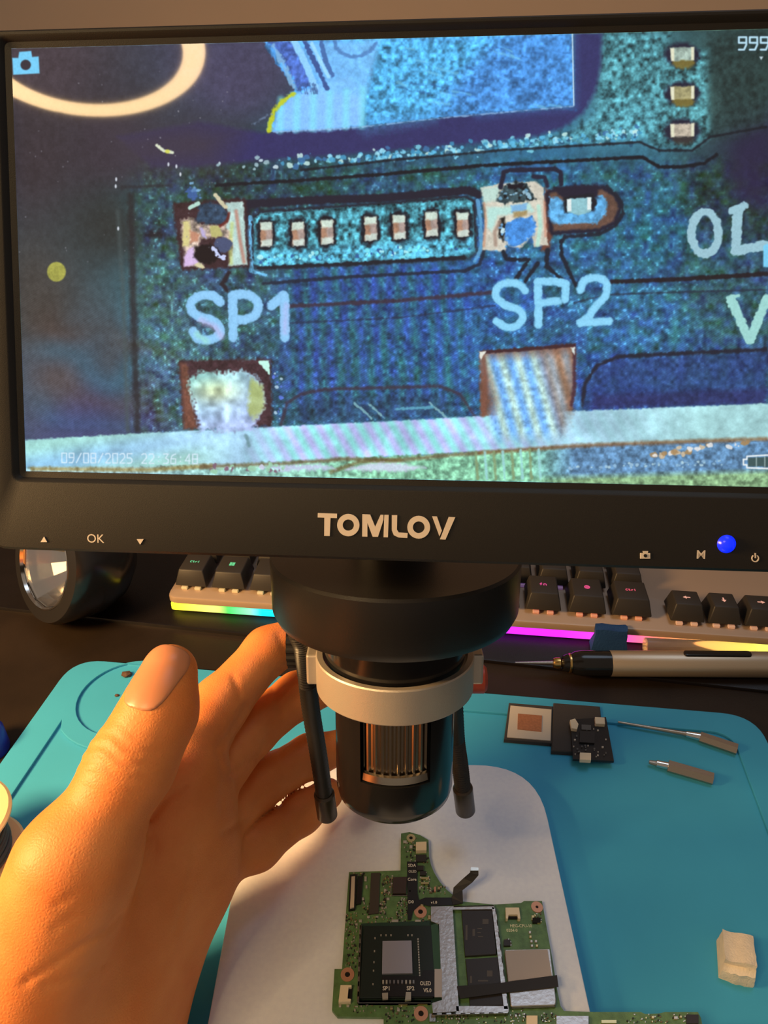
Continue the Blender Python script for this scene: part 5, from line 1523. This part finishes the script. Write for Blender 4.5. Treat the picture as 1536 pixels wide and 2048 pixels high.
zr = [0.0008, 0.0012, 0.0022, 0.0045, 0.0068, 0.0075]
Lp = [(902,1795),(905,1790),(907,1775),(926,1757),(940,1745),(941,1738)]
Rp = [(906,1810),(926,1806),(925,1780),(945,1764),(957,1750),(957,1738)]
strip(bm, [P(*q, PT + z) for q, z in zip(Lp, zr)], [P(*q, PT + z) for q, z in zip(Rp, zr)])
rbo = obj('ribbon_tail', bm, M_tape, pc)
bm = bmesh.new()
strip(bm, [P(941,1741,PT + 0.0077), P(942,1734,PT + 0.0079)], [P(957,1741,PT + 0.0077), P(957,1735,PT + 0.0079)])
obj('ribbon_contacts', bm, M_solder, rbo)
# small things soldered all over: big enough ones singly, the dust of tiny ones as one part
rng = random.Random(21)
big = [(731,1757,5,9),(733,1773,4,6),(726,1797,5,5),(770,1780,5,5),(776,1797,6,4),(844,1810,6,5),(860,1834,8,8),(790,1841,14,5),(836,1841,12,4),(754,1833,6,4),(737,1833,6,4),(721,1841,6,5),(713,1848,5,4),
       (1060,1864,5,5),(1061,1873,5,5),(1063,1882,5,5),(1072,1882,5,5),(1064,1891,5,5),(1074,1891,5,5),(1066,1835,6,10),(1078,1843,7,6),(810,1683,7,5),(822,1693,6,6),(696,2011,6,4),(680,2011,5,5),(713,2012,6,2),
       (783,2015,6,6),(797,2019,6,6),(1032,2031,5,5),(1306,2034,6,6),(1352,2035,8,6),(1362,2033,5,5),(820,1782,4,4),(840,1775,4,4)]
for (x, y, w, h) in big:
    chip('component', rect(x - w / 2, y - h / 2, x + w / 2, y + h / 2), 0.0006, M_solder if rng.random() < 0.7 else M_gold, bevel=0.0001)
for (x, y, w, h, m) in ((1073,1840,16,10,M_hole),(1014,1885,13,12,M_chip),(842,1716,20,14,M_chip),(760,2004,40,4,M_gold),(806,2008,18,4,M_gold),(845,2006,20,4,M_gold),(1064,2040,22,18,M_creamc),(1145,2040,64,16,M_shield),(1218,2043,30,6,M_gold),(1385,2038,24,18,M_chip),(870,1778,4,9,M_cop),(878,1776,4,5,M_gold),(850,1756,16,3,M_gold),(850,1766,16,3,M_gold),(846,1746,12,8,M_chip),(865,2035,12,16,M_steel)):
    chip('component', rect(x - w / 2, y - h / 2, x + w / 2, y + h / 2), 0.0008, m)
bm = bmesh.new()
zones = [(690,712,1826,1900,70),(724,740,1800,1830,20),(762,784,1750,1795,50),(758,772,1795,1828,40),(792,814,1795,1835,50),(816,856,1715,1725,12),(838,862,1745,1786,34),(862,890,1770,1786,18),(806,830,1674,1715,26),
         (700,760,1746,1752,14),(690,715,1900,1935,26),(700,760,2008,2026,16),(770,830,2008,2044,44),(870,1010,2032,2046,40),(1020,1050,2020,2046,30),(1080,1110,2026,2046,24),(1008,1022,1878,1892,14),(1060,1085,1826,1846,14),(1250,1380,2028,2046,40),(732,862,1833,1845,34)]
for (xa, xb, ya, yb, n) in zones:
    for _ in range(n):
        x, y = rng.uniform(xa, xb), rng.uniform(ya, yb)
        w, h = rng.uniform(1.2, 3.6), rng.uniform(1.2, 3.2)
        hh = rng.uniform(0.0002, 0.0006)
        q = [P(x, y, PT), P(x + w, y, PT), P(x + w, y + h, PT), P(x, y + h, PT)]
        k0 = len(bm.faces)
        add_prism(bm, [(p.x, p.y) for p in q], PT, PT + hh)
        bm.faces.ensure_lookup_table()
        mi = rng.choice((0, 0, 1, 2, 2, 3))
        for f in bm.faces[k0:]: f.material_index = mi
tiny = obj('tiny_components', bm, M_solder, pc)
for m in (M_gold, M_chip, mat('resistor_brown', (0.16, 0.12, 0.07), 0.5)): tiny.data.materials.append(m)
tag(tiny, 'scattered tiny soldered components', None, None, 'stuff')
ptext('HEG-CPU-10', 1042, 1852, 6, PT + 0.0001, M_gold, pc, 0.9); ptext('0204-0', 1024, 1861, 6, PT + 0.0001, M_gold, pc, 0.9)
